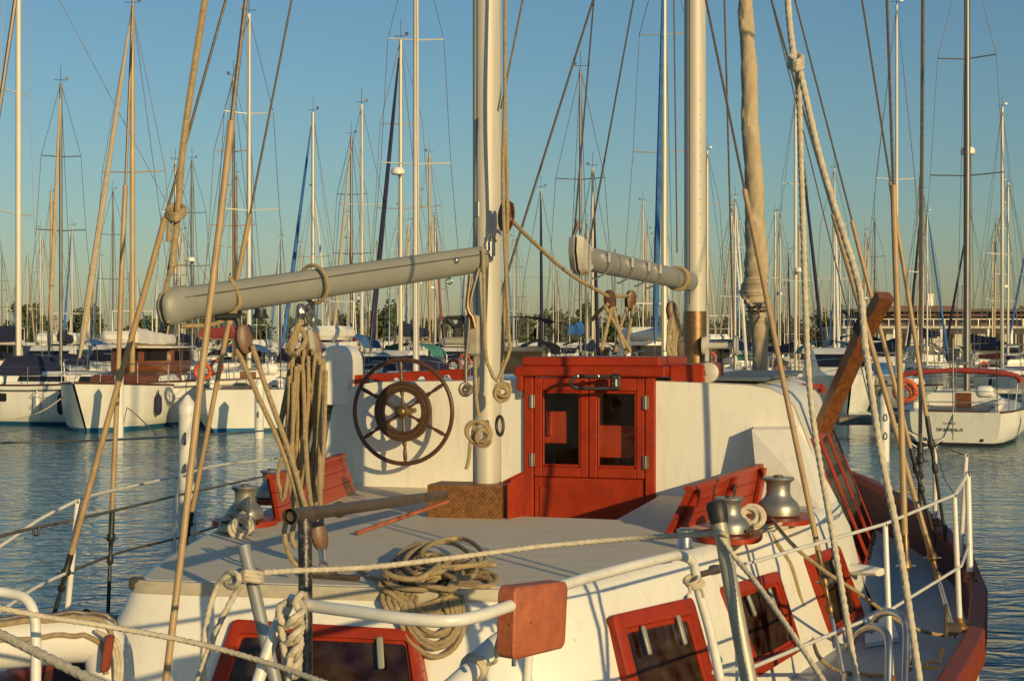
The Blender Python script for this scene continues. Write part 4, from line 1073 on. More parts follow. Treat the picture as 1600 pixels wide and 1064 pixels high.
# chain-sinnet of rope on the pulpit end
loops = []
for k in range(4):
    y0 = 940 + k * 26
    loops.append(rope([(448 - k, y0, 3.9), (436 + 3 * k, y0 + 10, 3.84), (440 + 3 * k, y0 + 30, 3.82), (456 + 2 * k, y0 + 38, 3.84), (470 - k, y0 + 22, 3.82), (466 - k, y0 + 4, 3.86), (450, y0 + 2, 3.9)], .0105))
    loops.append(rope([(466, y0 - 4, 3.86), (474 - 2 * k, y0 + 14, 3.83), (458, y0 + 26, 3.8), (446 + k, y0 + 40, 3.83)], .0105))
loops.append(rope([(456, 1020, 3.82), (452, 1035, 3.8), (450, 1085, 3.78)], .0095))
loops.append(rope([(476, 932, 3.9), (470, 928, 3.86), (462, 942, 3.84), (470, 955, 3.84), (478, 945, 3.9)], .0105))
thing_mesh('rope_sinnet', merge(*loops), M_ROPEW, 'braided chain of pale rope hanging from the end of the stern rail', 'rope')

# hank of mizzen sheet under the boom
rng = random.Random(5)
loops = []
for k in range(19):
    x0 = 450 + k * 2.9 + rng.uniform(-3, 3); xb = 440 + k * 3.5 + rng.uniform(-7, 7)
    yb = rng.choice((rng.uniform(640, 720), rng.uniform(730, 800))); Y_ = 7.42 + rng.uniform(-.1, .1); yt = 556 + rng.uniform(-18, 22) + abs(k - 9) * 1.6
    w1, w2 = rng.uniform(-6, 6), rng.uniform(-6, 6); gap_ = rng.uniform(4, 10)
    loops.append(rope([(x0, yt, Y_), (x0 - rng.uniform(0, 4), yt + 40, Y_), ((x0 + xb) / 2 + w1, (yt + yb) / 2, Y_ + .03), (xb - 2 + w2 * .5, yb - 40, Y_), (xb, yb - 18, Y_), (xb + gap_ * .5, yb, Y_ - .01), (xb + gap_, yb - 20, Y_ - .02), (x0 + gap_ + w2, (yt + yb) / 2, Y_ - .03), (x0 + 6, yt + 10, Y_ - .02)], rng.uniform(.0095, .0118), lobes=0, step=.05))
for k in range(3):
    loops.append(rope([(470 - 3 * k, 500 + 14 * k, 7.46), (456, 530 + 8 * k, 7.42), (448 + 4 * k, 548 + 5 * k, 7.45), (464, 552, 7.4), (478, 532, 7.43), (470, 512, 7.46)], .014, lobes=0, step=.03))
thing_mesh('sheet_hank', merge(*loops), M_ROPE, 'thick hank of beige sheet rope hanging under the mizzen boom', 'rope')
# the working parts of the sheet: boom block to deck block
loops = [rope([(370, 545, 7.05), (400, 612, 7.08), (440, 700, 7.1), (470, 790, 7.05), (490, 828, 6.97)], .0135, lobes=0, step=.08),
         rope([(394, 540, 7.02), (420, 618, 7.06), (455, 715, 7.08), (480, 800, 7.0), (500, 830, 6.95)], .0135, lobes=0, step=.08),
         rope([(474, 560, 7.5), (476, 650, 7.4), (482, 760, 7.2), (494, 830, 6.98)], .0128, lobes=0, step=.08),
         rope([(497, 560, 7.5), (500, 660, 7.4), (500, 780, 7.15), (504, 830, 6.98)], .0128, lobes=0, step=.08)]
thing_mesh('mizzen_sheet', merge(*loops), M_ROPE, 'beige mizzen sheet running from boom blocks to the brown deck block', 'rope')
loops = [rope([(452, 800, 6.6), (444, 830, 6.55), (450, 862, 6.52), (462, 882, 6.5), (480, 890, 6.52)], .0125, lobes=0, step=.04), rope([(462, 800, 6.6), (456, 840, 6.56), (462, 855, 6.55)], .0125, lobes=0, step=.04)]
thing_mesh('rope_tail', merge(*loops), M_ROPE, 'loose bight of beige rope hanging behind the black rudder post', 'rope')
# topping lift with its knot
mb = merge(rope([(269, 418, 6.78), (271, 395, 6.8), (278, 335, 6.86), (285, 240, 6.95), (300, 130, 7.05), (322, -10, 7.2), (345, -160, 7.4)], .0175, lobes=0, step=.06))
for k in range(3):
    mb = merge(mb, rope([(262, 330 + k * 4, 6.83), (274, 336 + k * 4, 6.79), (288, 326 + k * 4, 6.84), (276, 320 + k * 4, 6.9), (264, 325 + k * 4, 6.88), (262, 331 + k * 4, 6.83)], .013, lobes=0, step=.02))
mb = merge(mb, rope([(266, 340, 6.82), (264, 360, 6.82), (263, 378, 6.82)], .0125, lobes=0, step=.03), rope([(271, 410, 6.78), (266, 425, 6.78), (262, 438, 6.8), (258, 470, 6.8), (264, 505, 6.78)], .012, lobes=0, step=.03))
thing_mesh('topping_lift', mb, M_ROPE, 'thick flecked beige rope with a knot holding up the mizzen boom end', 'rope')
# starboard hanging ropes with their knot
mb = merge(rope([(1228, -120, 5.6), (1231, 0, 5.5), (1240, 85, 5.4), (1250, 112, 5.38), (1285, 260, 5.3), (1340, 440, 5.2), (1352, 540, 5.15), (1375, 700, 5.0), (1405, 850, 4.9), (1440, 1085, 4.75)], .0135))
for k in range(4):
    mb = merge(mb, rope([(1234, 90 + k * 5, 5.36), (1244, 97 + k * 4, 5.32), (1253, 90 + k * 5, 5.37), (1244, 85 + k * 4, 5.42), (1234, 90 + k * 5, 5.36)], .011))
thing_mesh('rope', mb, M_ROPEW, 'thick laid rope knotted high up, sweeping down past the timber prop', 'rope')
mb = rope([(1246, 100, 5.38), (1248, 140, 5.42), (1254, 330, 5.5), (1262, 560, 5.5), (1274, 680, 5.45), (1300, 830, 5.3), (1322, 960, 5.15), (1342, 1085, 5.0)], .0125)
thing_mesh('rope', mb, M_ROPEW, 'laid rope dropping straight from the knot across the red cabin window', 'rope')
# hauling lines down the cabin side
mb = rope([on_cabin(1190, 822, .03) + UP * .03, on_cabin(1212, 845, .02), on_cabin(1235, 880, .02), on_cabin(1250, 930, .02), on_cabin(1270, 1000, .02), on_cabin(1285, 1032, .03), DZ(1320, 1050, SD + .03), DZ(1385, 1056, SD + .03)], .011, lobes=0, step=.05)
thing_mesh('rope', mb, M_ROPE, 'beige line led from the winches down the cabin side to the deck', 'rope')
mb = rope([on_cabin(1205, 818, .03) + UP * .03, W(1240, 852, 7.3), W(1290, 893, 7.4), W(1340, 925, 7.6), W(1400, 968, 8.0), W(1440, 985, 8.2), W(1475, 992, 8.3), W(1505, 985, 8.3), W(1512, 970, 8.4)], .011, lobes=0, step=.05)
thing_mesh('rope', mb, M_ROPE, 'slack beige line from the winch to the foot of the bulwark stanchion', 'rope')
# little coil by the starboard winch
loops = []
for k in range(6):
    c_ = DZ(1174, 818, DK + .05) + V((rng.uniform(-.02, .02), rng.uniform(-.02, .02), .02 + .008 * k)); a_ = V((rng.uniform(-.5, .5), -1, rng.uniform(.2, .9))).normalized()
    m_ = MB(); m_.torus(c_, a_, .055 + rng.uniform(-.01, .012), .0125, 24, 8); loops.append(m_)
loops.append(rope([DZ(1178, 822, DK + .02), DZ(1195, 822, DK + .02), DZ(1212, 820, DK + .02), DZ(1236, 812, DK + .02)], .011, lobes=0, step=.04)); loops.append(rope([DZ(1160, 835, DK + .02), DZ(1185, 832, DK + .02), DZ(1205, 826, DK + .02), DZ(1230, 824, DK + .015)], .011, lobes=0, step=.04))
thing_mesh('rope_coil', merge(*loops), M_ROPEW, 'small coil of white rope between the two starboard winches', 'rope')
# port winch rope fan
loops = []
for k in range(5):
    loops.append(rope([DZ(388, 800, DK + .14) + V((0, 0, .02 * k)), W(372 - k * 3, 790 + k * 3, 8.8), DZ(345 + k * 5, 818 + k, DK + .04), DZ(352 + k * 8, 828, DK + .03), DZ(385, 824 - k, DK + .05)], .013, lobes=0, step=.05))
for k in range(3):
    m_ = MB(); m_.torus(DZ(372, 826, DK + .05) + V((.02 * k, 0, .015 * k)), V((.5, -1, .6)), .05, .013, 20, 8); loops.append(m_)
thing_mesh('rope_coil', merge(*loops), M_ROPEW, 'pale rope turned round the port winch and its cleat', 'rope')

# big flecked coil thrown over the stern edge of the roof
loops = []
for k in range(13):
    cx = 678 + rng.uniform(-16, 16); wx = rng.uniform(36, 62); top_y = rng.uniform(862, 900); bot_y = rng.uniform(950, 990) if k < 4 else rng.uniform(905, 935)
    if k >= 4: cx = 700 + rng.uniform(-40, 45); wx = rng.uniform(40, 70)
    tilt = rng.uniform(-26, 8); ph = rng.uniform(0, 6)
    pts = []
    for j in range(19):
        a_ = 2 * PI * j / 18
        x = cx + wx * math.cos(a_) + tilt * math.sin(a_) + 4 * math.sin(3 * a_ + ph); y = (top_y + bot_y) / 2 + (bot_y - top_y) / 2 * math.sin(a_) + 4 * math.cos(2 * a_ + ph)
        if y < 930: x = cx - 20 + (x - cx) * (.75 + .2 * math.sin(ph))
        pts.append(on_cabin(x, y, .025 + .0 * k) + V((0, -.006 * k, .007 * k)))
    loops.append(rope(pts, .0125, lobes=0, step=.03))
for k in range(5):
    d5 = k * 8 + rng.uniform(-2.5, 2.5); pts = [on_cabin(632 + d5 * .6 + rng.uniform(-3, 3), 905, .04 + .004 * k), on_cabin(618 + d5 + rng.uniform(-2, 2), 940, .04 + .004 * k), on_cabin(628 + d5, 985 - d5 * .8, .03 + .004 * k), on_cabin(652 + d5 * .5, 1016 - d5 * 1.4, .03 + .004 * k), on_cabin(682, 1030 - d5 * 1.7, .03 + .004 * k), on_cabin(712 - d5 * .5, 1014 - d5 * 1.4, .03 + .004 * k), on_cabin(727 - d5 * .8, 978 - d5 * .6, .03 + .004 * k), on_cabin(726 - d5 + rng.uniform(-3, 3), 938, .04 + .004 * k), on_cabin(712 - d5 * .7, 905, .05)]
    loops.append(rope(pts, .0122, lobes=0, step=.03))
for k in range(6):
    x0 = 600 + k * 9; pts = [on_cabin(655 + rng.uniform(-12, 12), 862 + rng.uniform(0, 10), .05) + UP * .05, on_cabin(632 - k * 2, 880, .05) + UP * .04, on_cabin(x0 + 4, 910, .05), on_cabin(x0 - 2, 940, .05), on_cabin(x0 + 12, 962, .04)]
    loops.append(rope(pts, .0125, lobes=0, step=.03))
for k in range(6):
    pts = [on_cabin(640 + rng.uniform(-10, 20), 870 + rng.uniform(-8, 10), .04) + UP * .04, on_cabin(690 + rng.uniform(-10, 10), 890 + rng.uniform(-8, 12), .03) + UP * .03, on_cabin(740 + rng.uniform(-10, 10), 900 + rng.uniform(-8, 8), .02) + UP * .02, on_cabin(772 + rng.uniform(-8, 6), 905 + rng.uniform(-4, 8), .02), on_cabin(760, 916, .03), on_cabin(700, 912, .03)]
    loops.append(rope(pts, .0125, lobes=0, step=.03))
loops.append(rope([on_cabin(560, 888, .02) + UP * .01, on_cabin(572, 900, .02), on_cabin(590, 906, .03), on_cabin(604, 912, .04)], .0125, lobes=0, step=.03))
thing_mesh('rope_coil', merge(*loops), M_ROPE, 'big tangled coil of flecked beige rope draped over the cabin roof edge', 'rope')
# grey bundle of oars / boathook tied behind the red box
loops = []
A, B_ = W(795, 985, 4.6), W(700, 1085, 4.3)
mb = MB(); mb.tube([A, A.lerp(B_, .25), A.lerp(B_, .5), A.lerp(B_, .6), B_], [.02, .034, .04, .032, .04], 12)
mb2 = MB()
for k in range(3): mb2.torus(A.lerp(B_, .55 + .03 * k), (B_ - A).normalized(), .038, .008, 20, 6)
mb2.tube(smoothline([A.lerp(B_, .55), A.lerp(B_, .55) + V((.06, -.05, .02)), W(775, 1010, 4.35), W(790, 965, 4.1)], n=5), .006, 6)
sb = thing_mesh('rolled_awning', mb, M_WHITEC, 'rolled pale canvas awning tied up behind the red box', 'canvas roll')
build('tie', mb2, M_ROPEW, sb, off=tuple(-c for c in sb.location))
# white dinghy-like bundle at the port quarter
mb = MB(); pts = [W(-40, 1010, 5.0), W(30, 1005, 5.05), W(110, 998, 5.1), W(148, 1000, 5.12), W(166, 1015, 5.12), W(172, 1045, 5.1), W(174, 1110, 5.08)]
pts = smoothline(pts, n=5); mb.tube(pts, .085, 14)
bun = thing_mesh('life_raft_bundle', mb, M_WHITEC, 'white padded bundle lashed with ropes at the port quarter, bottom left', 'bundle')
off_ = tuple(-c for c in bun.location)
for k, (dy, dz) in enumerate(((-.05, .085), (.02, .09), (-.085, .03))):
    m_ = MB(); m_.tube([p_ + V((dz * .3 if i > 15 else 0, dy, dz)) + V((0, 0, .004 * math.sin(i * 1.3 + k))) for i, p_ in enumerate(pts[:-4])], .010, 8); build('lashing', m_, M_ROPE if k != 1 else M_WIRE, bun, off=off_)
mb = MB(); q = W(168, 1020, 4.98); mb.box(q, .03, .03, .13, (V((1, 0, 0)), V((0, 1, 0)), V((.15, 0, 1)).normalized()), .006); build('red_strap', mb, M_RED_OLD, bun, off=off_)
for k in range(3):
    m_ = rope([(150 + 6 * k, 985 + 3 * k, 5.02), (170 + 6 * k, 1000, 5.0), (180 + 5 * k, 1030, 5.0), (180 + 4 * k, 1085, 5.0)], .008, lobes=0, step=.04); build('lashing', m_, M_ROPEW, bun, off=off_)

# ropes and gear on the mizzen mast
def mast_rope(pts, label, r=.0115, m=None, extra=()):
    ms = [rope(pts, r, lobes=0, step=.06)] + list(extra); return thing_mesh('halyard', merge(*ms), m or M_ROPE, label, 'rope')
mast_rope([(790, -60, 8.9), (789, 150, 8.88), (793, 330, 8.88), (790, 450, 8.88), (786, 520, 8.88), (784, 600, 8.88)], 'flecked halyard running down the right side of the mizzen mast')
def knot(px, py, Y_, s, n=5, r=.011):
    out = []
    for k in range(n):
        m_ = MB(); m_.torus(W(px, py, Y_) + V((rng.uniform(-.3, .3) * s, rng.uniform(-.2, .1) * s, rng.uniform(-.3, .3) * s)), V((rng.uniform(-.6, .6), -1, rng.uniform(-.5, .5))), s * rng.uniform(.6, 1.0), r, 22, 7); out.append(m_)
    return out
mast_rope([(789, 150, 8.8), (786, 300, 8.8), (795, 520, 8.8), (797, 545, 8.8), (788, 570, 8.8), (776, 595, 8.78), (765, 575, 8.75), (758, 545, 8.74), (756, 430, 8.74), (754, 390, 8.78)], 'loose halyard looping across the front of the mizzen mast', extra=knot(787, 612, 8.82, .05, 6))
mast_rope([(742, 545, 8.78), (744, 620, 8.76), (748, 650, 8.75)], 'coiled halyard tied off on the mizzen mast cleat', extra=[t_ for t_ in knot(750, 680, 8.74, .085, 5, .0115)] + [rope([(735, 690, 8.76), (732, 720, 8.76), (728, 733, 8.76)], .0115, lobes=0, step=.04)])
mast_rope([(748, 420, 8.76), (735, 470, 8.74), (732, 520, 8.74), (728, 560, 8.74), (728, 600, 8.74)], 'dark line bundle between boom and mizzen mast', m=M_WIRE, extra=knot(728, 606, 8.75, .035, 4, .014))
mast_rope([(735, 430, 8.72), (730, 480, 8.72), (738, 495, 8.72), (742, 512, 8.72)], 'orange flecked line under the mizzen gooseneck', m=M_BRONZE)
mb = MB(); mb.box(W(739, 524, 8.78), .095, .08, .25, (BR, BF, UP), .012); kp('mast_winch_pad', mb, mat('worn_beige_pad', (.36, .32, .25), .7, var=.2, scale=12, dirt=(.18, .14, .1), dirt_amt=.6, dscale=9))
mb = MB(); c0 = W(711, 510, 8.8); mb.tube([W(694, 528, 8.8), W(692, 508, 8.8), W(698, 497, 8.8), W(722, 496, 8.8), W(730, 505, 8.8)], .014, 8); mb.tube([W(700, 500, 8.8), W(712, 512, 8.8), W(724, 500, 8.8)], .02, 8); mb.box(W(716, 520, 8.82), .06, .1, .08, None, .01); kp('winch_handle_holder', mb, M_BLACK)
mb = MB(); mb.box(W(710, 533, 8.8), .14, .1, .05, None, .012); kp('mast_bracket', mb, M_ALUW)
mb = MB(); q = MZ + (BR * .75 - BF * .66) * .12; mb.torus(W(781, 665, 8.95), V((1, .4, 0)), .06, .011, 22, 8); kp('mast_hoop', mb, M_GALV)
mast_rope([(797, 342, 8.93), (830, 375, 9.3), (890, 428, 10.0), (950, 463, 10.65)], 'taut beige line from the mizzen mast block to the main boom', r=.0135)
# main sheet tackle
loops = []
for a_, b_ in (((945, 478, 10.7), (985, 550, 10.6)), ((958, 480, 10.7), (975, 545, 10.6)), ((955, 482, 10.7), (940, 548, 10.5)), ((980, 480, 11.2), (962, 548, 10.6)), ((990, 478, 11.2), (978, 552, 10.6)), ((950, 475, 10.72), (925, 500, 10.9))):
    loops.append(rope([a_, ((a_[0] + b_[0]) / 2 + rng.uniform(-3, 3), (a_[1] + b_[1]) / 2, (a_[2] + b_[2]) / 2), b_], .0145, lobes=0, step=.08))
loops.append(rope([(960, 463, 10.8), (985, 462, 11.2)], .015, lobes=0, step=.08))
thing_mesh('main_sheet', merge(*loops), M_ROPE, 'beige mainsheet tackle hanging from the main boom to the red hood', 'rope')
loops = []
for k in range(6):
    x0 = 1044 + 4 * k; loops.append(rope([(1050 + rng.uniform(-4, 4), 480, 13.2), (x0, 520 + rng.uniform(-8, 8), 13.15), (1050 + rng.uniform(-8, 10), 545, 13.15), (1054 + k, 572, 13.1)], .017, lobes=0, step=.08))
thing_mesh('vang_tackle', merge(*loops), M_ROPE, 'bundle of beige rope hanging beside the main mast collar', 'rope')
# black shackle lock on the doors
mb = MB(); Yd = 10.33; P_ = smoothline([W(955, 588, Yd), W(930, 589, Yd), W(903, 588, Yd), W(893, 594, Yd - .02), (W(892, 602, Yd - .02)), W(903, 606, Yd), W(930, 607, Yd), W(955, 607, Yd)], n=5)
mb.tube(P_, .0135, 8)
lk = thing_mesh('shackle_lock', mb, M_BLACK, 'black shackle lock across the red companionway doors', 'lock')
mb = MB(); mb.box(W(962, 597, Yd - .01), .075, .05, .125, (BR, BF, UP), .012); build('lock_body', mb, M_BLACKP, lk, off=tuple(-c for c in lk.location))
mb = MB(); mb.box(W(963, 598, Yd - .045), .012, .004, .05, (BR, BF, UP)); build('lock_mark', mb, M_WHITET, lk, off=tuple(-c for c in lk.location))
for x_ in (904, 936):
    mb = MB(); mb.torus(W(x_, 588, Yd), BR, .016, .005, 12, 6); build('hasp_ring', mb, M_STEEL, lk, off=tuple(-c for c in lk.location))
# ------------------------------------------------------------------ yachts of the marina
def yacht(nm, L=10.0, B=3.2, fb=1.15, mast_h=13.0, mast_m=None, mast_r=.075, boot=None, cover=None, jib=None, spreaders=(.48, .74), detail=2, hull_m=None, cabin='coach', cabin_m=None, sprayhood=None, radar=None, transom=.75, mast_f=.06, boom=True, rake=.0, stripe=None, boot_h=.12, jr=1.0, lite=False, rails=False):
    """a sailing yacht at the origin, bow to +Y, waterline at z = 0; parts as children"""
    root = empty(nm)
    hull_m = hull_m or M_GEL; mast_m = mast_m or M_MASTB
    P = lambda n_, m_, mm, par=None, sm=True, an=45: build(n_, m_, mm, par or root, sm, an)
    st = [(-.5, transom * .82), (-.42, transom), (-.25, .95), (-.05, 1.0), (.12, .95), (.28, .74), (.40, .44), (.47, .18), (.5, .02)]
    def sh(t): return fb * (1 + .22 * max(0, t + .1) ** 1.3 * 1.6)
    rings = []; rk = []
    for t, w in st:
        b = B / 2 * w; z = sh(t); y = t * L
        ov = .10 * L * max(0, (t - .3) / .2) ** 1.2
        pr = [(b, z, y), (b * .985, z * .6, y - ov * .4), (b * .93, z * .25, y - ov * .75), (b * .84, .10, y - ov * .92), (b * .7, -.12, y - ov), (b * .2, -.5, y - ov * 1.05)]
        if t == -.5: pr = [(q[0], q[1], q[2] + .05 * L * (1 - q[1] / z) * .6) for q in pr]
        rings.append([V((q[0], q[2], q[1])) for q in pr] + [V((-q[0], q[2], q[1])) for q in reversed(pr)])
    m_ = MB(); m_.loft(rings, closed=False, caps=False); m_.add(rings[0], [tuple(range(len(rings[0])))])
    hull = P('hull', m_, hull_m)
    # boot stripe: a thin band standing just proud of the hull at the water
    rb = []
    for r_ in rings:
        n = len(r_)
        z1 = boot_h; 
        def atz(i0, i1, z): 
            a_, b_ = r_[i0], r_[i1]; t = (z - b_.z) / (a_.z - b_.z) if a_.z != b_.z else 0
            return b_.lerp(a_, t)
        p1 = atz(2, 3, max(z1, .101)); p0 = atz(3, 4, -.05)
        rb.append([V((p1.x * 1.004 + .004, p1.y, p1.z)), V((p0.x * 1.004 + .004, p0.y, p0.z)), V((-p0.x * 1.004 - .004, p0.y, p0.z)), V((-p1.x * 1.004 - .004, p1.y, p1.z))])
    m_ = MB()
    if lite: rb = rb[:2]
    m_.loft([r_[:2] for r_ in rb], False, False); m_.loft([r_[2:] for r_ in rb], False, False); m_.add([rb[0][0] + V((0, -.01, 0)), rb[0][1] + V((0, -.01, 0)), rb[0][2] + V((0, -.01, 0)), rb[0][3] + V((0, -.01, 0))], [(0, 1, 2, 3)])
    if not lite: build('boot_stripe', m_, boot or M_BOOT, hull, False)
    if stripe:
        m_ = MB(); m_.loft([[V((r_[0].x * 1.003 + .004, r_[0].y, r_[0].z - .14)), V((r_[0].x * 1.003 + .004, r_[0].y, r_[0].z - .20))] for r_ in rings], False, False); m_.loft([[V((-r_[0].x * 1.003 - .004, r_[0].y, r_[0].z - .14)), V((-r_[0].x * 1.003 - .004, r_[0].y, r_[0].z - .20))] for r_ in rings], False, False); build('sheer_stripe', m_, stripe, hull, False)
    m_ = MB(); m_.loft([[r_[0] - UP * .03, r_[-1] - UP * .03] for r_ in rings], closed=False, caps=False); P('deck', m_, M_GEL, sm=False)
    m_ = MB()
    for s_ in (0, -1): m_.tube([r_[s_] + UP * .01 for r_ in rings], .035, 6)
    if not lite: P('toe_rail', m_, M_TEAK if detail > 1 else M_GEL)
    # coachroof or wheelhouse
    cm = cabin_m or M_GEL
    def trunk(y0, y1, w0, w1, h, zb, m, nm_='coachroof', slope=.35):
        rr_ = []
        for y, w, hh in ((y0, w0, h), ((y0 + y1) / 2, (w0 + w1) / 2 * 1.04, h), (y1 - slope, w1, h * .8), (y1, w1 * .8, .02)):
            rr_.append([V((w / 2, y, zb)), V((w / 2 * .93, y, zb + hh * .8)), V((w / 2 * .8, y, zb + hh)), V((-w / 2 * .8, y, zb + hh)), V((-w / 2 * .93, y, zb + hh * .8)), V((-w / 2, y, zb))])
        q_ = MB(); q_.loft(rr_, closed=False, caps=False); q_.add(rr_[0], [tuple(range(6))]); return P(nm_, q_, m, an=35), rr_
    zb = fb * 1.02
    if cabin == 'coach':
        tr, rr_ = trunk(-.14 * L, .27 * L, B * .62, B * .40, .42, zb, cm)
        sides = () if lite else (1, -1)
        for sg in sides:
            for y0, y1 in ((-.11 * L, .02 * L), (.05 * L, .13 * L)):
                wa = B * .31 * (1 - (y0 + .14 * L) / (.41 * L) * .28) + .012; wb = B * .31 * (1 - (y1 + .14 * L) / (.41 * L) * .28) + .012
                q_ = MB(); q_.add([V((sg * wa * .995, y0, zb + .1)), V((sg * wb * .995, y1, zb + .1)), V((sg * wb * .965, y1 - .06, zb + .27)), V((sg * wa * .965, y0 + .06, zb + .27))], [(0, 1, 2, 3)])
                build('window', q_, M_DKGLASS, tr, False)
        if detail > 1:
            q_ = MB(); q_.box((0, -.14 * L - .012, zb + .17), .5, .02, .5, None, .01); build('companionway_door', q_, M_WOOD, tr)
            q_ = MB(); q_.box((0, -.10 * L, zb + .45), .6, .8, .05, None, .01); build('hatch', q_, M_GEL, tr)
    elif cabin == 'wheelhouse':
        tr, rr_ = trunk(-.22 * L, .2 * L, B * .66, B * .5, .45, zb, cm)
        q_ = MB(); q_.box((0, -.16 * L, zb + .78), B * .6, .2 * L, .78, None, .06); wh = P('wheelhouse', q_, M_MAHOG)
        q_ = MB(); q_.box((0, -.15 * L, zb + 1.2), B * .68, .26 * L, .06, None, .03); build('roof', q_, M_GEL, wh)
        for sg in (1, -1):
            for k in range(2):
                q_ = MB(); q_.box((sg * (B * .3 + .006), -.16 * L + (k - .5) * .09 * L, zb + .93), .02, .07 * L, .32, None, .01); build('window', q_, M_DKGLASS, wh)
        for yy in (-.16 * L + .1 * L + .006, -.16 * L - .1 * L - .006):
            for k in (-1, 1):
                q_ = MB(); q_.box((k * B * .14, yy, zb + .93), B * .22, .02, .32, None, .01); build('window', q_, M_DKGLASS, wh)
    elif cabin == 'none':
        pass
    if detail > 1:
        # cockpit coamings and wheel/tiller, guard rails
        for sg in (1, -1):
            q_ = MB(); q_.box((sg * B * .30, -.30 * L, zb + .14), .18, .30 * L, .3, None, .05); P('cockpit_coaming', q_, M_GEL)
        q_ = MB(); q_.box((0, -.3 * L, zb - .02), B * .45, .28 * L, .05); P('cockpit_sole', q_, M_TEAK, sm=False)
        for k, (t, w) in enumerate(((-.44, transom * .95), (-.25, .93), (-.05, .97), (.14, .91), (.3, .68))):
            for sg in (1, -1):
                q_ = MB(); q_.tube([V((sg * B / 2 * w, t * L, sh(t))), V((sg * B / 2 * w, t * L, sh(t) + .62))], .014, 5); P('stanchion', q_, M_STEEL)
        for sg in (1, -1):
            for zz in (.6, .32):
                q_ = MB(); q_.tube([V((sg * B / 2 * w, t * L, sh(t) + zz)) for t, w in ((-.48, transom * .9), (-.25, .93), (-.05, .97), (.14, .91), (.3, .68), (.42, .36))], .008, 4); P('guard_wire', q_, M_STEEL)
        q_ = MB()
        for zz in (.62, .3): q_.tube(smoothline([V((B / 2 * .36, .42 * L, sh(.42) + zz)), V((B / 2 * .12, .49 * L, sh(.48) + zz + .04)), V((-B / 2 * .12, .49 * L, sh(.48) + zz + .04)), V((-B / 2 * .36, .42 * L, sh(.42) + zz))], n=4), .014, 5)
        for sg in (1, -1): q_.tube([V((sg * B / 2 * .3, .43 * L, sh(.42))), V((sg * B / 2 * .33, .43 * L, sh(.42) + .62))], .014, 5)
        P('bow_pulpit', q_, M_STEEL)
        q_ = MB()
        for zz in (.62, .3): q_.tube(smoothline([V((B / 2 * transom * .9, -.42 * L, sh(-.4) + zz)), V((B / 2 * transom * .82, -.49 * L, sh(-.4) + zz)), V((-B / 2 * transom * .82, -.49 * L, sh(-.4) + zz)), V((-B / 2 * transom * .9, -.42 * L, sh(-.4) + zz))], n=4), .014, 5)
        P('stern_rail', q_, M_STEEL)
    if detail > 1:
        for sg in (1, -1):
            for t in (-.3, -.02, .22):
                w = .98 if t < .1 else .83
                q_ = MB(); c_ = V((sg * (B / 2 * w + .1), t * L, sh(t) * .55)); q_.lathe(c_ - UP * .3, [(.02, -.02), (.09, .05), (.11, .15), (.11, .45), (.09, .55), (.03, .62), (.015, .75)], UP, 10); P('fender', q_, M_WHITET if t < 0 else M_NAVY)
        q_ = MB(); q_.box((B * .2, -.38 * L, zb + .55), .5, .3, .35, None, .08); P('locker', q_, M_GEL)
        q_ = MB(); q_.torus(V((-B * .38, -.46 * L, zb + .5)), V((.2, 1, 0)), .22, .06, 20, 8); P('lifebuoy', q_, M_ORANGE)
        q_ = MB(); q_.tube([V((B * .3, -.47 * L, zb)), V((B * .3, -.5 * L, zb + 1.9))], .016, 5); P('ensign_staff', q_, M_TEAK)
    if sprayhood:
        rr_ = []
        for y, h_, w in ((-.16 * L, .95, .6), (-.11 * L, .92, .6), (-.05 * L, .45, .56)):
            rr_.append([V((B * w / 2 * math.cos(PI * k / 8), y, zb + .3 + (h_ - .3) * math.sin(PI * k / 8) ** .7)) for k in range(9)])
        q_ = MB(); q_.loft(rr_, False, False); P('sprayhood', q_, sprayhood)
    # rig
    my = mast_f * L; mz = zb + (.4 if cabin == 'coach' else .3)
    top = V((0, my - rake * mast_h, mast_h)); foot = V((0, my, mz))
    q_ = MB(); q_.tube([foot, foot.lerp(top, .5), top], [mast_r, mast_r, mast_r * .8], 8); mast = P('mast', q_, mast_m)
    if rails:
        q_ = MB()
        for t, w in ((-.46, transom * .9), (-.36, .9), (-.25, .93), (-.05, .97), (.14, .91), (.3, .68), (.42, .36)):
            for sg in (1, -1): q_.tube([V((sg * B / 2 * w, t * L, sh(t))), V((sg * B / 2 * w, t * L, sh(t) + .65))], .018, 4)
        for sg in (1, -1):
            for zz in (.62, .32): q_.tube([V((sg * B / 2 * w, t * L, sh(t) + zz)) for t, w in ((-.48, transom * .9), (-.25, .93), (-.05, .97), (.14, .91), (.3, .68), (.42, .36), (.5, .03))], .012, 4)
        q_.tube([V((-B * .33, -.47 * L, sh(-.4) + .62)), V((B * .33, -.47 * L, sh(-.4) + .62))], .02, 4)
        g_ = P('guard_rails', q_, M_STEEL); g_['kind'] = 'stuff'
        q_ = MB(); q_.tube([V((0, -.36 * L, zb + .1)), V((0, -.36 * L, zb + .9))], .06, 6); q_.torus(V((0, -.37 * L, zb + .9)), V((0, 1, .2)), .3, .02, 16, 5); P('helm', q_, M_STEEL)
        q_ = MB(); q_.box((B * .17, -.42 * L, zb + .35), .5, .5, .5, None, .1); P('locker', q_, [M_GEL, M_NAVY, M_REDC][int(L * 10) % 3])
    if detail > 0:
        q_ = MB(); q_.tube([top, top + UP * .7], .012, 4); q_.tube([top + V((-.25, 0, .12)), top + V((.25, 0, .12))], .012, 4); q_.box(top + V((-.22, 0, .2)), .12, .02, .1); build('masthead_gear', q_, M_MASTD, mast)
    tips = []
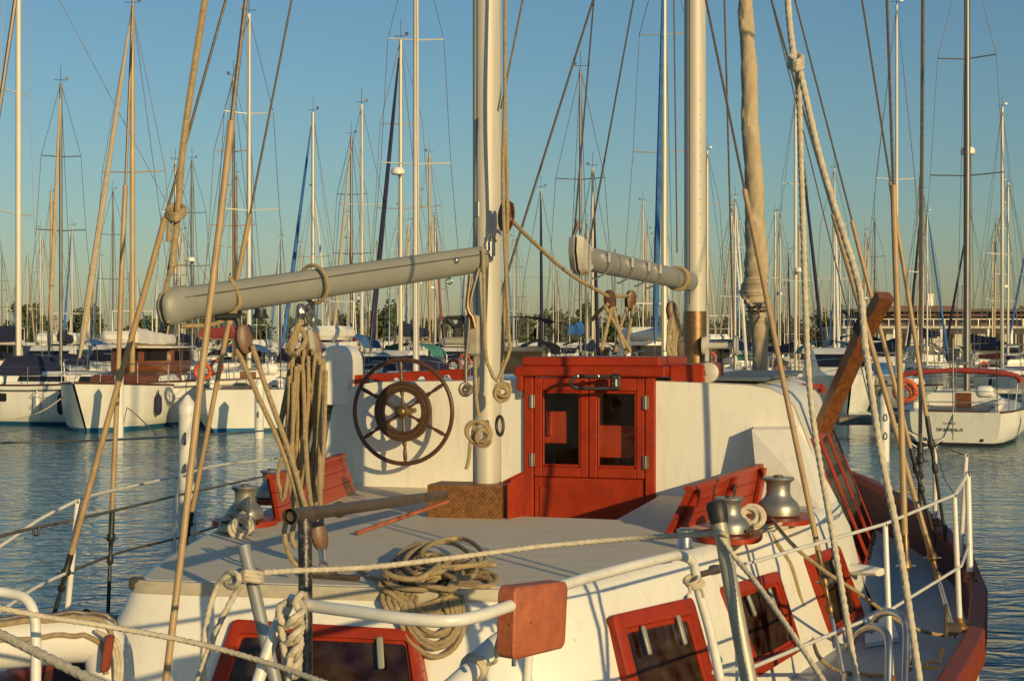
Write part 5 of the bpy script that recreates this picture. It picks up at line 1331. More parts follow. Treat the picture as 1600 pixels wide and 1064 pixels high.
    for i, s_ in enumerate(spreaders):
        z = foot.lerp(top, s_)
        w = B * (.30 - .06 * i)
        for sg in (1, -1):
            q_ = MB(); q_.tube([z, z + V((sg * w, -.12, .06))], .022, 5); build('spreader', q_, mast_m, mast)
        tips.append((z, w))
    wr = .011 if detail > 1 else .014
    if lite:
        q_ = MB()
        for sg in (1, -1): q_.tube([top] + [t_[0] + V((sg * t_[1], -.12, .06)) for t_ in reversed(tips)] + [V((sg * B * .46, my - .1, sh(.06)))], wr, 4, False)
        for yy in (.49, -.48): q_.tube([top, V((0, yy * L, sh(yy)))], wr, 4, False)
        g_ = P('standing_rigging', q_, M_BWIRE); g_['kind'] = 'stuff'
    for sg in (() if lite else (1, -1)):
        q_ = MB(); q_.tube([top] + [t_[0] + V((sg * t_[1], -.12, .06)) for t_ in reversed(tips)] + [V((sg * B * .46, my - .1, sh(.06)))], wr, 4, False); P('shroud', q_, M_BWIRE)
    if not lite:
        q_ = MB(); q_.tube([top, V((0, .49 * L, sh(.49)))], wr, 4, False); P('forestay', q_, M_BWIRE)
        q_ = MB(); q_.tube([top, V((0, -.48 * L, sh(-.48)))], wr, 4, False); P('backstay', q_, M_BWIRE)
    if jib:
        a_, b_ = top.lerp(V((0, .48 * L, sh(.48))), .06), top.lerp(V((0, .48 * L, sh(.48))), .94)
        q_ = MB(); q_.tube([a_, a_.lerp(b_, .2), a_.lerp(b_, .6), a_.lerp(b_, .93), b_], [.03 * jr, .06 * jr, .085 * jr, .095 * jr, .03], 7); P('furled_jib', q_, jib)
    if boom:
        g = V((0, my - .1, mz + .95)); e = V((0, my - .40 * L, mz + 1.0))
        q_ = MB(); q_.tube([g, e], .06, 7); bo = P('boom', q_, mast_m)
        if cover:
            n_ = 9; q_ = MB(); pp = [g.lerp(e, k / n_) + UP * (.16 + .08 * (1 - k / n_) ** 2 * 2) for k in range(n_ + 1)]
            q_.sweep(pp, [(.12, -.2), (.15, 0), (.09, .18), (0, .26), (-.09, .18), (-.15, 0), (-.12, -.2)], scales=[1.15 - .5 * k / n_ + .06 * math.sin(k * 2.3) for k in range(n_ + 1)]); build('sail_cover', q_, cover, bo)
    if radar:
        z = foot.lerp(top, radar); q_ = MB(); q_.lathe(z + V((0, .38, 0)), [(.2, 0), (.24, .04), (.24, .16), (.18, .24), (.05, .26)], UP, 14); rd = build('radar_dome', q_, M_GEL, mast)
        q_ = MB(); q_.tube([z + V((0, 0, -.1)), z + V((0, .35, 0))], .025, 5); build('radar_bracket', q_, mast_m, mast)
    return root
def place(root, x, y, rz, s, label, group=None, cat='sailboat'):
    root.location = (x, y, 0); root.rotation_euler = (0, 0, rz); root.scale = (s, s, s)
    tag(root, label, cat, group); return root
def heading(dx, dy): return math.atan2(dy, dx) - PI / 2          # bow along (dx,dy)
def place_by_mast(root, px, ytop, Y, rz, mast_h, mast_y, label, group=None):
    """stand a yacht so that its mast shows in column px with its head at row ytop"""
    s = (CAMZ + (HOR - ytop) / FPX * Y) / mast_h
    x = (px - 800) / FPX * Y
    d = V((-math.sin(rz), math.cos(rz)))
    return place(root, x - d.x * mast_y * s, Y - d.y * mast_y * s, rz, s, label, group)

# ---- near yachts, left side
def fit(px, ytop, Y, hd, label, group=None, nm='sailing_yacht', **k):
    mh = k.get('mast_h', 13.0); L = k.get('L', 10.0)
    y_ = yacht(nm, **k)
    return place_by_mast(y_, px, ytop, Y, heading(*hd), mh, k.get('mast_f', .06) * L, label, group)
b1 = fit(29, -120, 46, (.97, -.22), 'white sloop at the far left with navy boom cover, its side to us', L=13.5, B=3.8, fb=1.30, mast_h=17, mast_m=M_MASTP, mast_r=.105, spreaders=(.35, .62, .85), cover=M_NAVY, boot=M_BOOT, mast_f=-.16, sprayhood=M_NAVY, stripe=M_MASTD)
b2 = fit(207, 10, 44.5, (-.08, -.997), 'white ketch with mahogany wheelhouse and white sail on its boom, gold mast', L=10, B=3.4, fb=1.22, mast_h=13.2, mast_m=M_MASTW, mast_r=.085, spreaders=(.55,), jib=M_CANVAS, cover=M_WHITEC, cabin='wheelhouse', cabin_m=M_MAHOG, boot=M_BOOT, mast_f=.02)
b3 = fit(389, 22, 46, (-.17, .985), 'white yacht with its transom to us beside the round white pile, blue furled jib', L=10.5, B=3.3, fb=1.25, mast_h=13.5, mast_m=M_MASTP, mast_r=.08, spreaders=(.45, .72), jib=M_BLUE, cover=M_NAVY, boot=M_BOOT, transom=.85, mast_f=.05)
m_ = MB(); m_.box((1.875, -1.7, .92), .06, .55, .26, None, .05); build('hull_window', m_, M_DKGLASS, b1)
fit(95, 130, 58, (.2, -.98), 'yacht with dark slim mast and beige furled jib behind the leftmost sloop', mast_m=M_MASTD, mast_r=.07, jib=M_CANVAS, cover=M_NAVY, sprayhood=M_NAVY)
fit(80, 302, 95, (-.1, -1), 'yacht with an orange varnished wooden mast, far left', mast_m=M_MASTW, mast_r=.12, spreaders=(), cover=M_WHITEC, detail=1)
fit(300, 250, 75, (.1, -1), 'yacht with dark grey mast and white radar dome left of the mizzen boom end', mast_m=M_MASTD, mast_r=.085, radar=.5, cover=M_NAVY, detail=1)
fit(274, 252, 82, (-.2, .98), 'yacht with a thin bare mast just right of the gold mast', mast_m=M_MASTB, detail=1)
fit(365, 122, 62, (.1, 1), 'yacht with tan mast behind the blue furled jib, over the mizzen boom', mast_m=M_MASTW, mast_r=.07, cover=M_REDC, detail=1)
fit(489, 176, 66, (-.2, -.98), 'yacht with pale mast and slanting blue furled jib above the boom', mast_m=M_MASTB, mast_r=.09, spreaders=(), jib=M_BLUE, cover=M_NAVY, sprayhood=M_BLUE)
fit(549, 212, 72, (-.12, -.99), 'yacht with dark mast and beige furled jib above the wheel', mast_m=M_MASTD, jib=M_CANVAS, cover=M_REDC, detail=1)
fit(565, 164, 60, (.1, -1), 'yacht with bright white single spreader mast above the wheel', mast_m=M_MASTP, mast_r=.085, spreaders=(.62,), cover=M_WHITEC)
fit(626, 62, 55, (-.17, -.985), 'yacht with black furled jib and white radar halfway up its mast', mast_m=M_MASTB, mast_r=.08, jib=M_NAVY, radar=.58, cover=M_NAVY)
fit(650, -110, 47, (.08, -1), 'tall yacht with thick white mast and two wide spreaders behind the wheel', L=12, B=3.8, mast_h=16, mast_m=M_MASTP, mast_r=.105, spreaders=(.47, .75), cover=M_NAVY, sprayhood=M_NAVY)
fit(671, 240, 85, (.3, .95), 'yacht with tan bare mast between the boom and the mizzen mast', mast_m=M_MASTW, mast_r=.08, detail=1)
fit(680, 335, 110, (.2, -.98), 'yacht with a red furled jib left of the mizzen mast', mast_m=M_MASTB, mast_r=.1, jib=M_REDC, detail=1)
fit(907, 108, 64, (.15, 1), 'yacht with slim grey mast rising over the main boom end', mast_m=M_MASTD, mast_r=.06, spreaders=(.62,), detail=1, cover=M_BLUE)
fit(1038, -90, 56, (-.17, -1), 'yacht with wide bright blue furled jib left of the main mast', L=12, B=3.6, mast_h=16, mast_m=M_MASTB, mast_r=.105, spreaders=(.5, .78), jib=M_BLUE, cover=M_WHITEC, jr=1.05)
fit(1105, 236, 88, (.2, -1), 'yacht with short bare mast close behind the main mast', mast_m=M_MASTB, mast_r=.1, detail=1)
fit(1243, 150, 66, (.2, -.98), 'yacht with white mast, low radar and dark furled jib under the knotted rope', L=9, B=2.9, fb=.95, mast_h=15.5, mast_m=M_MASTP, mast_r=.09, radar=.36, spreaders=(.33, .68), jib=M_NAVY, cover=M_NAVY)
fit(1211, 332, 112, (-.2, -.98), 'yacht with plain white mast right of the furled staysail', mast_m=M_MASTP, mast_r=.1, detail=1)
fit(1401, 8, 56, (.15, -.98), 'yacht with slender white mast and one spreader right of the timber prop', L=8.5, B=2.8, fb=.9, mast_h=16.5, mast_m=M_MASTP, mast_r=.065, spreaders=(.53,), cover=M_NAVY, sprayhood=M_BLUE)
fit(1367, 345, 105, (.2, .98), 'yacht with low slim mast just behind the timber prop', mast_m=M_MASTD, mast_r=.07, detail=1)
fit(1438, 276, 84, (0, -1), 'yacht with brown streaked mast right of the timber prop', L=8.5, B=2.8, fb=.9, mast_h=15, mast_m=M_MASTW, mast_r=.11, spreaders=(.5,), detail=1)
fit(1566, 168, 72, (.1, -1), 'yacht with pale mast and wide spreader near the right edge', L=9, B=2.9, fb=.95, mast_h=15.5, mast_m=M_MASTB, mast_r=.1, spreaders=(.44,), cover=M_NAVY)
fit(1575, 286, 92, (-.1, 1), 'yacht with short mast at the far right behind the pale mast', mast_m=M_MASTB, mast_r=.09, detail=1)
fit(1553, 346, 100, (.3, -1), 'yacht with leaning tan mast left of the pale masts at the right', mast_m=M_MASTW, mast_r=.09, rake=-.02, detail=1)
# the sloop with its name on the transom
tir = yacht('sailing_yacht', L=11.5, B=3.9, fb=1.02, mast_h=16.5, mast_m=M_MASTD, mast_r=.115, spreaders=(.48, .74), radar=.53, jib=None, cover=None, transom=.80, boot=M_BLACKH, boot_h=.11, mast_f=.04)
place_by_mast(tir, 1511, -90, 39.6, heading(.36, .933), 16.5, .04 * 11.5, 'white sloop with lettered transom, red rolled bimini and orange lifebuoy, right side')
ax_ = -.5 * 11.5
m_ = MB(); arc = [V((-1.78, -3.9, 1.86)), V((-1.72, -3.9, 2.02)), V((-1.3, -3.9, 2.14)), V((0, -3.9, 2.22)), V((1.3, -3.9, 2.14)), V((1.72, -3.9, 2.02)), V((1.78, -3.9, 1.86))]
m_.tube(smoothline(arc, n=6), [.085 + .012 * math.sin(i * 2.7) + .008 * math.sin(i * 1.1) for i in range(37)], 9); build('rolled_bimini', m_, M_REDC, tir)
for sg in (1, -1):
    m_ = MB(); m_.tube([V((sg * 1.62, -3.9, 1.0)), V((sg * 1.7, -3.9, 1.9))], .02, 6); build('bimini_leg', m_, M_STEEL, tir)
m_ = MB(); m_.torus(V((-1.45, -5.35, 1.62)), V((0, 1, .1)), .30, .085, 28, 10); lb = build('lifebuoy', m_, M_ORANGE, tir)
m_ = MB(); m_.tube([V((-.05, -5.72, .2)), V((-.05, -5.72, 3.2))], .022, 6); build('stern_staff', m_, M_MASTD, tir)
def lettering(txt, size, loc, rot, parent, m, nm='lettering'):
    cu_ = bpy.data.curves.new(nm, 'FONT'); cu_.body = txt; cu_.size = size; cu_.align_x = 'CENTER'; cu_.extrude = .002
    t_ = bpy.data.objects.new(nm, cu_); COL.objects.link(t_); bpy.context.view_layer.update()
    me_ = bpy.data.meshes.new_from_object(t_.evaluated_get(bpy.context.evaluated_depsgraph_get())); bpy.data.objects.remove(t_)
    me_.materials.clear(); me_.materials.append(m); o_ = link_obj(nm, me_, parent, loc); o_.rotation_euler = rot
    return o_
tl = math.atan2(.05 * 11.5 * .6, 1.02)
def tz(z): return ax_ + .345 * (1 - z / 1.02) - .012
lettering('tirampa.n', .20, (-.15, tz(.45), .45), (PI / 2 + tl, 0, 0), tir, M_BLACK)
lettering('La belle', .11, (-.15, tz(.66), .66), (PI / 2 + tl, 0, 0), tir, M_MASTD)
for x_ in (-.85, .75):
    m_ = MB(); m_.lathe(V((x_, tz(.2) + .01, .2)), [(.05, -.02), (.05, .02)], V((0, -1, .2)), 12); build('exhaust_port', m_, M_BLACK, tir)

# ---- shared prototypes for the crowd of yachts and motor boats
covers = [M_NAVY, M_WHITEC, M_CANVAS, M_WHITEC, None, M_NAVY, M_CANVAS, M_REDC]
protos = []
protos_far = []
for i in range(18):
    far_ = i > 8; i = i % 9
    mm = [M_MASTB, M_MASTP, M_MASTB, M_MASTP, M_MASTD, M_MASTB, M_MASTW, M_MASTP, M_MASTB][i]
    (protos_far if far_ else protos).append(yacht('moored_yacht', L=[9, 10, 11, 9.5, 10, 8.5, 10.5, 12, 9][i], B=[3, 3.2, 3.5, 3.1, 3.2, 2.9, 3.3, 3.7, 3][i], mast_h=[12, 13.2, 14.5, 12.4, 13.5, 11, 13, 15.2, 12.6][i], mast_m=mm, mast_r=.062, spreaders=[(.5,), (.45, .72), (.6,), (), (.5, .75), (.5,), (.62,), (.42, .7), (.5,)][i], cover=covers[i % 8], jib=[None, M_WHITEC, M_CANVAS, M_BLUE, None, M_NAVY, M_WHITEC, None, M_CANVAS][i], sprayhood=[M_NAVY, None, M_BLUE, None, M_CANVAS, M_WHITEC, None, M_NAVY, M_GREENC][i], detail=0 if far_ else 1, lite=far_, rails=not far_, radar=.5 if i in (2, 7) and not far_ else None))
mh = [12, 13.2, 14.5, 12.4, 13.5, 11, 13, 15.2, 12.6]
def motorboat(hull_m, canvas, flag):
    root = empty('motor_cruiser')
    L, B, fb = 8.5, 3.0, 1.2
    st = [(-.5, .92), (-.2, 1), (.1, .97), (.3, .74), (.43, .4), (.5, .03)]
    rings = []
    for t, w in st:
        b = B / 2 * w; z = fb * (1 + .35 * max(0, t + .1)); ov = .9 * max(0, (t - .2) / .3)
        pr = [(b, z, t * L), (b * .95, z * .5, t * L - ov * .5), (b * .8, .05, t * L - ov), (b * .5, -.3, t * L - ov * 1.1)]
        rings.append([V((q[0], q[2], q[1])) for q in pr] + [V((-q[0], q[2], q[1])) for q in reversed(pr)])
    m_ = MB(); m_.loft(rings, False, False); m_.add(rings[0], [tuple(range(8))]); m_.loft([[r_[0] - UP * .02, r_[-1] - UP * .02] for r_ in rings], False, False); hu = build('hull', m_, hull_m, root)
    rr_ = []
    for y, w, h in ((-1.2, 2.3, 1.25), (.8, 2.3, 1.2), (2.0, 1.9, .35), (3.0, 1.2, .1)):
        rr_.append([V((w / 2, y, 1.2)), V((w / 2 * .85, y, 1.2 + h)), V((-w / 2 * .85, y, 1.2 + h)), V((-w / 2, y, 1.2))])
    m_ = MB(); m_.loft(rr_, False, False); m_.add(rr_[0], [(0, 1, 2, 3)]); cb = build("cabin", m_, M_GEL, root)
    for sg in (1, -1):
        m_ = MB(); m_.add([V((sg * 1.135, -1, 1.75)), V((sg * 1.135, .7, 1.75)), V((sg * 1.02, .6, 2.25)), V((sg * 1.02, -.9, 2.25))], [(0, 1, 2, 3)]); build('window', m_, M_DKGLASS, cb, False)
    m_ = MB(); m_.add([V((.95, 1.15, 2.2)), V((-.95, 1.15, 2.2)), V((-.9, 1.85, 1.72)), V((.9, 1.85, 1.72))], [(0, 1, 2, 3)]); build('windscreen', m_, M_DKGLASS, cb, False)
    m_ = MB(); m_.add([V((.9, -1.212, 1.5)), V((-.9, -1.212, 1.5)), V((-.85, -1.212, 2.3)), V((.85, -1.212, 2.3))], [(0, 1, 2, 3)]); build('aft_window', m_, M_DKGLASS, cb, False)
    if flag:
        m_ = MB(); m_.box((0, -.3, 2.75), 1.9, 1.8, .5, None, .15); fb_ = build('flybridge', m_, M_GEL, root)
        m_ = MB(); m_.tube([V((-.9, -1, 2.9)), V((-.9, -1, 3.9)), V((.9, -1, 3.9)), V((.9, -1, 2.9))], .03, 6); build('radar_arch', m_, M_GEL, root)
    if canvas:
        rr_ = [[V((1.2 * math.cos(PI * k / 8), y, 2.2 + .55 * math.sin(PI * k / 8))) for k in range(9)] for y in (-3.2, -2.2, -1.2)]
        m_ = MB(); m_.loft(rr_, False, False); build('canopy', m_, canvas, root)
        for sg in (1, -1):
            m_ = MB(); m_.tube([V((sg * 1.2, -3.1, 1.2)), V((sg * 1.2, -3.1, 2.25))], .02, 5); build('canopy_leg', m_, M_STEEL, root)
    m_ = MB(); m_.tube([V((1.3, -1, 1.85)), V((1.2, 2, 1.95)), V((.5, 3.8, 2.05)), V((-.5, 3.8, 2.05)), V((-1.2, 2, 1.95)), V((-1.3, -1, 1.85))], .018, 5); build('rail', m_, M_STEEL, root)
    return root
mprotos = [motorboat(M_GEL, M_NAVY, False), motorboat(M_GEL, None, True), motorboat(M_GEL, M_BLUE, True), motorboat(M_GEL, M_GREENC, False)]
rg2 = random.Random(21)
used_p = set(); used_m = set(); count = 0
rows = [(57, 3.3), (68, 3.4), (80, 3.6), (94, 3.8), (110, 4.0), (130, 4.2), (155, 4.6), (185, 5.2), (225, 6.0), (275, 6.8), (335, 8.5)]
LAND = [(30, 'the leftmost tall mast'), (207, 'the gold mast'), (293, 'the near white pile'), (389, 'the blue furled jib'), (475, 'the hank of sheet rope'), (565, 'the single spreader mast'), (642, 'the steering wheel'), (762, 'the mizzen mast'), (920, 'the red doors'), (1030, 'the broad blue jib'), (1086, 'the main mast'), (1185, 'the furled staysail'), (1243, 'the knotted rope'), (1330, 'the timber prop'), (1401, 'the slender white mast'), (1513, 'the tall dark mast'), (1566, 'the pale rightmost mast')]
def where(px):
    p_, n_ = min(LAND, key=lambda t: abs(t[0] - px)); d_ = px - p_
    return ('behind ' if abs(d_) < 14 else 'left of ' if d_ < 0 else 'right of ') + n_
CN = {M_NAVY: 'navy', M_BLUE: 'blue', M_WHITEC: 'white', M_REDC: 'red', None: 'no', M_CANVAS: 'beige', M_GREENC: 'green'}
auto = []
for ri, (Y0, gap) in enumerate(rows):
    half = Y0 * .39
    x = -half + rg2.uniform(0, gap)
    while x < half:
        Y_ = Y0 + rg2.uniform(-4, 4); px = 800 + x / Y_ * FPX
        lab = ['white yacht moored in the front rows beyond the ketch', 'white yacht in the middle rows of the packed marina', 'distant white yacht in the farthest rows of the marina'][0 if ri < 3 else 1 if ri < 6 else 2]
        grp = ['yachts in the front rows', 'yachts in the middle rows', 'yachts in the farthest rows'][0 if ri < 3 else 1 if ri < 6 else 2]
        skip = (px > 1330 and Y_ > 165) or (Y_ < 64 and (px < 460 or px > 1330)) or (Y_ < 78 and px > 1420)
        if not skip:
            if rg2.random() < (.30 if ri < 6 else .15):
                k = rg2.randrange(4)
                o = mprotos[k] if k not in used_m else copy_tree(mprotos[k]); used_m.add(k)
                place(o, x, Y_, rg2.choice((0, PI)) + rg2.uniform(-.3, .3), rg2.uniform(.85, 1.15), 'white motor cruiser among the moored yachts' + (' of the front rows' if ri < 3 else ' farther back'), 'motor cruisers ' + ('near' if ri < 3 else 'far'), 'motorboat')
                auto.append((o, ['navy canopied motor cruiser', 'white flybridge motor cruiser', 'blue canopied flybridge cruiser', 'green canopied motor cruiser'][k] + (' in the front rows ' if ri < 3 else ' in the middle rows ' if ri < 6 else ' in the far rows ') + where(px)))
            else:
                k = rg2.randrange(9)
                pl_ = protos if ri < 5 else protos_far; kk = k if ri < 5 else k + 9
                o = pl_[k] if kk not in used_p else copy_tree(pl_[k]); used_p.add(kk)
                hgt = rg2.uniform(9.0, 13.4) if ri > 2 else rg2.uniform(8.5, 11.5)
                place(o, x, Y_, rg2.choice((0, PI)) + rg2.uniform(-.22, .22), hgt / mh[k], lab, grp)
                auto.append((o, ('front' if ri < 3 else 'middle' if ri < 6 else 'far') + '-row yacht with ' + CN[covers[k % 8]] + ' boom cover ' + where(px)))
            count += 1
        x += gap * rg2.uniform(.75, 1.35)
for k in range(18):
    if k not in used_p: place((protos + protos_far)[k], -60 + k * 6, 150, 0, 1, 'white yacht in the middle rows of the packed marina', 'yachts in the middle rows')
for k in range(4):
    if k not in used_m: place(mprotos[k], -30 + k * 6, 170, 0, 1, 'white motor cruiser among the moored yachts farther back', 'motor cruisers far', 'motorboat')

seen_l = {}
for o, l_ in auto: seen_l.setdefault(l_, []).append(o)
for l_, os_ in seen_l.items():
    if len(os_) == 1: os_[0]['label'] = l_
    elif len(os_) == 2:
        os_.sort(key=lambda q_: q_.location.y); os_[0]['label'] = 'nearer ' + l_; os_[1]['label'] = 'farther ' + l_
    else:
        os_.sort(key=lambda q_: q_.location.y)
        for i_, q_ in enumerate(os_): q_['label'] = ['nearest', 'second nearest', 'third nearest', 'fourth nearest', 'fifth nearest', 'sixth nearest', 'farthest'][min(i_, 6)] + ' ' + l_

# ---- motor cruiser whose tall navy bimini shows right of the mizzen mast
mc = copy_tree(mprotos[0]); place(mc, (800 - 800) / FPX * 50, 50, .15, 1.0, 'motor cruiser with tall navy bimini just right of the mizzen mast', None, 'motorboat')
m_ = MB(); m_.loft([[V((1.15 * math.cos(PI * k / 8), y, 3.28 + .22 * math.sin(PI * k / 8))) for k in range(9)] for y in (-2.2, -1.2, -.2)], False, False); build('bimini', m_, M_NAVY, mc)
for sg in (1, -1):
    m_ = MB(); m_.tube([V((sg * 1.15, -2.2, 3.28)), V((sg * 1.1, -1.4, 2.3)), V((sg * 1.15, -.2, 3.28))], .02, 5); build('bimini_frame', m_, M_STEEL, mc)

# ---- sloop added to starboard, out of view, so its dark hull shades the side deck
shade_sloop = yacht('sailing_yacht', L=11, B=3.5, fb=1.5, mast_h=14, mast_m=M_MASTP, cover=M_NAVY, boot=M_BOOT, hull_m=mat('navy_gelcoat', (.02, .025, .05), .25, var=.1), detail=1)
pn = Bt(5.6, 6.5, 0); place(shade_sloop, pn.x, pn.y, -HD, 1.0, 'unseen navy sloop added to starboard to shade the ketch side deck')

# ---- pontoons between the rows
for k, (x0, x1, Y_, w_) in enumerate(((-22, -3, 50.5, 1.6), (9, 16.5, 39.5, 1.4), (-30, 30, 65, 2), (-36, 36, 97, 2), (-50, 50, 144, 2.4))):
    m_ = MB(); m_.box(((x0 + x1) / 2, Y_, .42), x1 - x0, w_, .22, None, .03)
    tag(build('pontoon', m_, M_PONT if k > 1 else M_PLANKD), 'low floating walkway between moored boats', 'pontoon', kind='structure')
# ---- white mooring piles
def pile(px, top, base, Y_, dia, label):
    p0 = W(px, top, Y_); m_ = MB(); h = p0.z
    m_.lathe((p0.x, Y_, -1.0), [(dia / 2, 0), (dia / 2, h + 1 - .24)], UP, 18)
    o = build('mooring_pile', m_, M_WHITET); tag(o, label, 'pile', 'white mooring piles')
    m_ = MB(); m_.lathe((p0.x, Y_, h - .25), [(dia / 2 * 1.06, 0), (dia / 2 * 1.06, .1), (dia / 2 * .95, .13), (.02, .25)], UP, 18); build('cap', m_, M_WHITET, o)
    m_ = MB()
    for zz in (.55, .95): m_.torus((p0.x, Y_ - dia / 2 - .01, max(.2, h - zz)), V((1, .2, 0)), .07, .014, 16, 6)
    build('mooring_ring', m_, M_GALV, o)
pile(293, 617, 830, 18, .225, 'near white pile with pointed cap and rings, left of the coiled sheets')
pile(405, 592, 685, 38, .25, 'white pile in front of the yacht with its transom to us')
pile(186, 580, 685, 38.5, .24, 'white pile in front of the wheelhouse ketch bow')
pile(1381, 612, 720, 30.5, .235, 'white pile standing right of the ketch deckhouse')
# mooring lines over the water
def mline(pts, r, label, m=None):
    mbl = MB(); mbl.tube(smoothline([W(*q) for q in pts], n=8), r, 6); thing_mesh('mooring_line', mbl, m or M_WIRE, label, 'rope')
mline([(-40, 693, 22), (150, 688, 22), (293, 681, 18)], .018, 'dark mooring line stretched above the water to the near pile')
mline([(293, 681, 18), (360, 677, 24), (470, 668, 34)], .018, 'dark mooring line running from the near pile to the right')
mline([(1390, 655, 31), (1440, 700, 33), (1500, 668, 36.5)], .02, 'white stern line drooping from the lettered sloop to the pile', M_WIREL)
mline([(1340, 640, 33), (1400, 662, 33), (1450, 692, 34), (1490, 672, 36.5)], .02, 'second white stern line of the lettered sloop', M_WIREL)
mline([(1330, 762, 24), (1450, 770, 24), (1640, 780, 24)], .014, 'floating line lying across the water at the right', M_ROPE)
mline([(120, 603, 42), (70, 640, 40), (20, 655, 38), (-30, 650, 37)], .02, 'pale bow line of the wheelhouse ketch slanting left', M_ROPEW)
mline([(190, 630, 42), (215, 650, 40), (245, 680, 38)], .016, 'dark line hanging from the wheelhouse ketch to the water')

# ------------------------------------------------------------------ far shore: sea wall, trees, waterfront building
m_ = MB(); m_.box((-60, LY - 4, 1.6), 260, 3, 3.4); tag(build('sea_wall', m_, mat('pale_sea_wall', (.55, .53, .5), .8, var=.1, scale=.1), smooth=False), 'long pale sea wall on the far shore', 'wall')
def leafmat(nm, col):
    m = bpy.data.materials.new(nm); m.use_nodes = True
    nt = m.node_tree; b = nt.nodes['Principled BSDF']; b.inputs['Roughness'].default_value = .8
    oi = nt.nodes.new('ShaderNodeTexNoise'); oi.inputs['Scale'].default_value = .35; tc = nt.nodes.new('ShaderNodeTexCoord'); nt.links.new(tc.outputs['Object'], oi.inputs['Vector'])
    mx = nt.nodes.new('ShaderNodeMix'); mx.data_type = 'RGBA'; mx.inputs[6].default_value = tuple(c * .6 for c in col) + (1,); mx.inputs[7].default_value = tuple(c * 1.5 for c in col) + (1,)
    nt.links.new(oi.outputs[0], mx.inputs[0]); nt.links.new(mx.outputs[2], b.inputs['Base Color'])
    return m
M_LEAF = leafmat('leaves', (.055, .075, .022)); M_LEAF2 = leafmat('dry_leaves', (.10, .095, .035)); M_BARK = mat('bark', (.11, .08, .05), .9, var=.3, scale=3)
def crown(m_, c, rx, rz, n, rgx, size):
    lobes_ = [(c + V((rgx.uniform(-.6, .6) * rx, rgx.uniform(-.5, .5) * rx, rgx.uniform(-.35, .6) * rz)), rgx.uniform(.4, .62)) for _ in range(9)]
    for _ in range(n):
        l_, k = rgx.choice(lobes_); d = V((rgx.gauss(0, 1), rgx.gauss(0, 1), rgx.gauss(0, 1))).normalized() * (rgx.random() ** .45)
        p = l_ + V((d.x * rx * k, d.y * rx * k, d.z * rz * k)); a = V((rgx.gauss(0, 1), rgx.gauss(0, 1), rgx.gauss(0, 1))).normalized(); b = a.orthogonal().normalized(); s = size * rgx.uniform(.6, 1.5)
        m_.add([p, p + a * s + b * s * .5, p + a * s * .9 - b * s * .6], [(0, 1, 2)])
rg3 = random.Random(4)
m_ = MB()
for k in range(84):
    x = -175 + k * 4.3 + rg3.uniform(-2, 2); h = rg3.uniform(6.5, 12) * (1 if x < -20 or x > 0 else .8); y = LY + rg3.uniform(10, 40)
    crown(m_, V((x, y, 1.3 + h * .62)), rg3.uniform(3.5, 6), h * .55, 420, rg3, 1.15); m_.tube([V((x, y, 1.2)), V((x, y, 1.3 + h * .5))], .25, 5)
tag(build('treeline', m_, M_LEAF, smooth=False), 'dark belt of trees along the far shore', 'trees', kind='stuff')
names = ['rounded tree beside the terrace of the waterfront building', 'dark bushy tree right of the main mast collar', 'tall tree behind the furled staysail', 'olive tree seen through the rigging right of the staysail', 'wide low tree left of the palm', 'tree behind the timber prop']
for k, (px, top, Y_, rx) in enumerate(((1330, 512, 210, 3.4), (1125, 508, 250, 4.6), (1172, 505, 240, 4.0), (1222, 505, 230, 4.2), (1265, 515, 225, 4.4), (1305, 516, 215, 3.6))):
    h = CAMZ + (HOR - top) / FPX * Y_ - 1.5; x = (px - 800) / FPX * Y_
    t = empty('tree', (x, Y_, 1.4)); tag(t, names[k], 'tree')
    m_ = MB(); crown(m_, V((0, 0, h * .62)), rx, h * .5, 900, rg3, .42); build('crown', m_, M_LEAF if k % 2 else M_LEAF2, t, False)
    m_ = MB(); m_.tube([V((0, 0, -.2)), V((.1, 0, h * .3)), V((0, .1, h * .6))], [.28, .2, .1], 7)
    for j in range(4):
        a = j * 1.7; m_.tube([V((0, 0, h * .3)), V((math.cos(a) * rx * .5, math.sin(a) * rx * .5, h * .7))], [.12, .04], 5)
    build('trunk', m_, M_BARK, t)
for k, (px, top, Y_) in enumerate(((1290, 506, 205), (1300, 508, 212), (1172, 500, 226))):
    h = CAMZ + (HOR - top) / FPX * Y_ - 1.5; t = empty('palm_tree', ((px - 800) / FPX * Y_, Y_, 1.45)); tag(t, ['palm with ragged fronds beside the timber prop', 'second palm, just right of the ragged one', 'palm behind the furled staysail tie'][k], 'palm')
    m_ = MB(); m_.tube([V((0, 0, -.2)), V((.1, 0, h * .5)), V((.05, 0, h - .4))], [.25, .2, .18], 8); build('trunk', m_, M_BARK, t)
    m_ = MB()
    for j in range(16):
        a = j * 2.4; el = rg3.uniform(-.2, 1.1); d = V((math.cos(a) * math.cos(el), math.sin(a) * math.cos(el), math.sin(el))); prev = V((0.05, 0, h - .4)); s_ = d.cross(UP).normalized()
        for q in range(6):
            nx = prev + (d * .42 - UP * (.045 * q * q * .6)); w_ = .22 * (1 - q / 7)
            m_.add([prev + s_ * w_ - UP * .1, prev, nx, nx + s_ * w_ * .8 - UP * .1], [(0, 1, 2, 3)]); m_.add([prev - s_ * w_ - UP * .1, prev, nx, nx - s_ * w_ * .8 - UP * .1], [(3, 2, 1, 0)]); prev = nx
    build('crown', m_, M_LEAF, t, False)
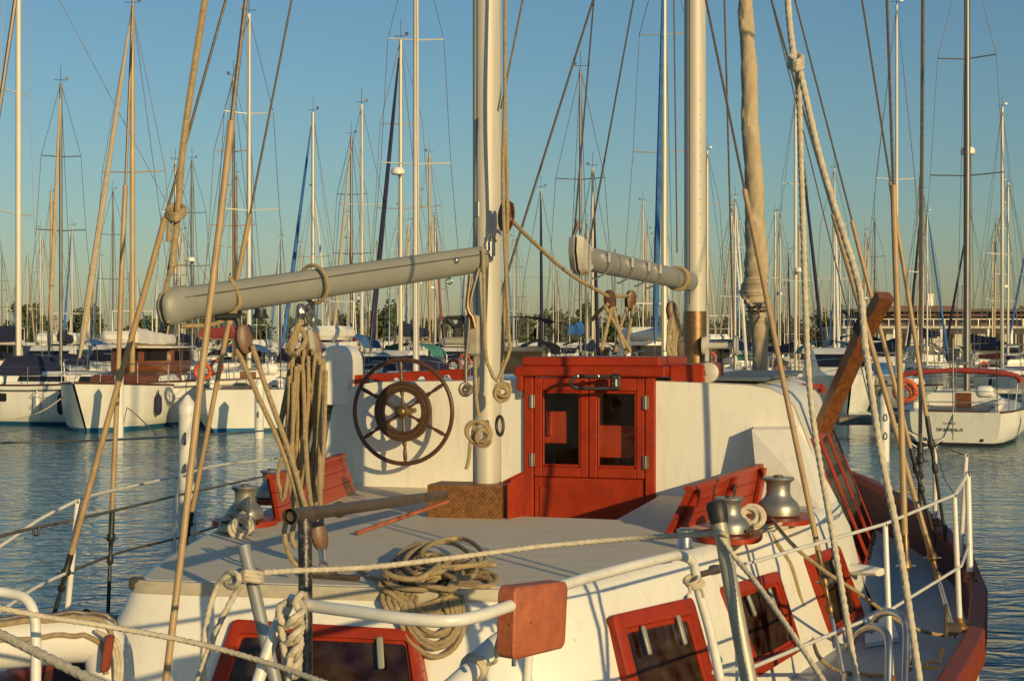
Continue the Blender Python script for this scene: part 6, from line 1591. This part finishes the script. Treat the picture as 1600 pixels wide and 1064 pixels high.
# waterfront building, two storeys with terrace
by = 188.0
bd_ = empty('waterfront_building', ((1465 - 800) / FPX * by, by, 1.5)); tag(bd_, 'long two storey waterfront restaurant with terrace, dark roof and white chimney', 'building')
M_WALLB = mat('cream_render', (.52, .48, .40), .8, var=.1, scale=.3); M_ROOFB = mat('brown_roof', (.11, .09, .075), .8, var=.25, scale=.6); M_AWN = mat('faded_red_awning', (.17, .065, .055), .8, var=.3, scale=.6)
def bb(nm, x0, x1, y0, y1, z0, z1, m, par=None, bev=0): q_ = MB(); q_.box(((x0 + x1) / 2, (y0 + y1) / 2, (z0 + z1) / 2), x1 - x0, y1 - y0, z1 - z0, None, bev); return build(nm, q_, m, par or bd_, False)
gw = bb('wall', -12, 26, 3, 14, -.1, 3.3, M_WALLB); uw = bb('upper_wall', -9, 14, 5, 14, 3.3, 5.6, M_ROOFB)
bb('terrace_slab', -12.6, 26.6, .5, 14.5, 3.3, 3.6, M_WALLB); rf = bb('roof', -10.5, 15.5, 3, 15, 5.6, 6.0, M_ROOFB); bb('roof_cap', -6, 4, 5, 12, 6.0, 6.45, M_AWN, rf); bb('chimney', 1.1, 1.9, 8, 9, 5.9, 8.2, M_GEL, rf)
for k in range(13): bb('column', -12 + k * 3.15, -11.7 + k * 3.15, .8, 1.1, -.1, 3.3, M_GEL)
for k in range(12):
    f_ = bb('window', -11.2 + k * 3.1, -9.2 + k * 3.1, 2.94, 3.06, .2, 2.6, M_DKGLASS); bb('frame', -10.25 + k * 3.1, -10.15 + k * 3.1, 2.9, 2.95, .2, 2.6, M_GEL, f_)
for k in range(8): bb('window', -8.4 + k * 2.8, -6.6 + k * 2.8, 4.94, 5.06, 3.9, 5.2, M_DKGLASS)
for k in range(7): bb('awning', -9 + k * 3.4, -6.2 + k * 3.4, 2.2, 4.8, 5.0 - .0 * k, 5.25, M_AWN)
for k in range(26): bb('baluster', -12.4 + k * 1.5, -12.3 + k * 1.5, .6, .7, 3.6, 4.5, M_STEEL)
bb('handrail', -12.5, 26.5, .58, .72, 4.5, 4.58, M_STEEL); bb('side_canopy', 14.5, 26, 1.5, 8, 4.2, 5.2, M_GEL)
# low pale hall left of it, behind the trees
hl = empty('harbour_hall', ((1285 - 800) / FPX * 260, 260, 1.5)); tag(hl, 'low harbour hall with pale red roof behind the palms', 'building')
bb('wall', -8, 8, 0, 8, -.1, 3.2, M_WALLB, hl); bb('roof', -8.6, 8.6, -.6, 8.6, 3.2, 4.2, mat('pale_red_roof', (.42, .27, .23), .8, var=.2, scale=.5), hl)
for k in range(5): bb('window', -7 + k * 3, -5.4 + k * 3, -.06, .06, .8, 2.4, M_DKGLASS, hl)
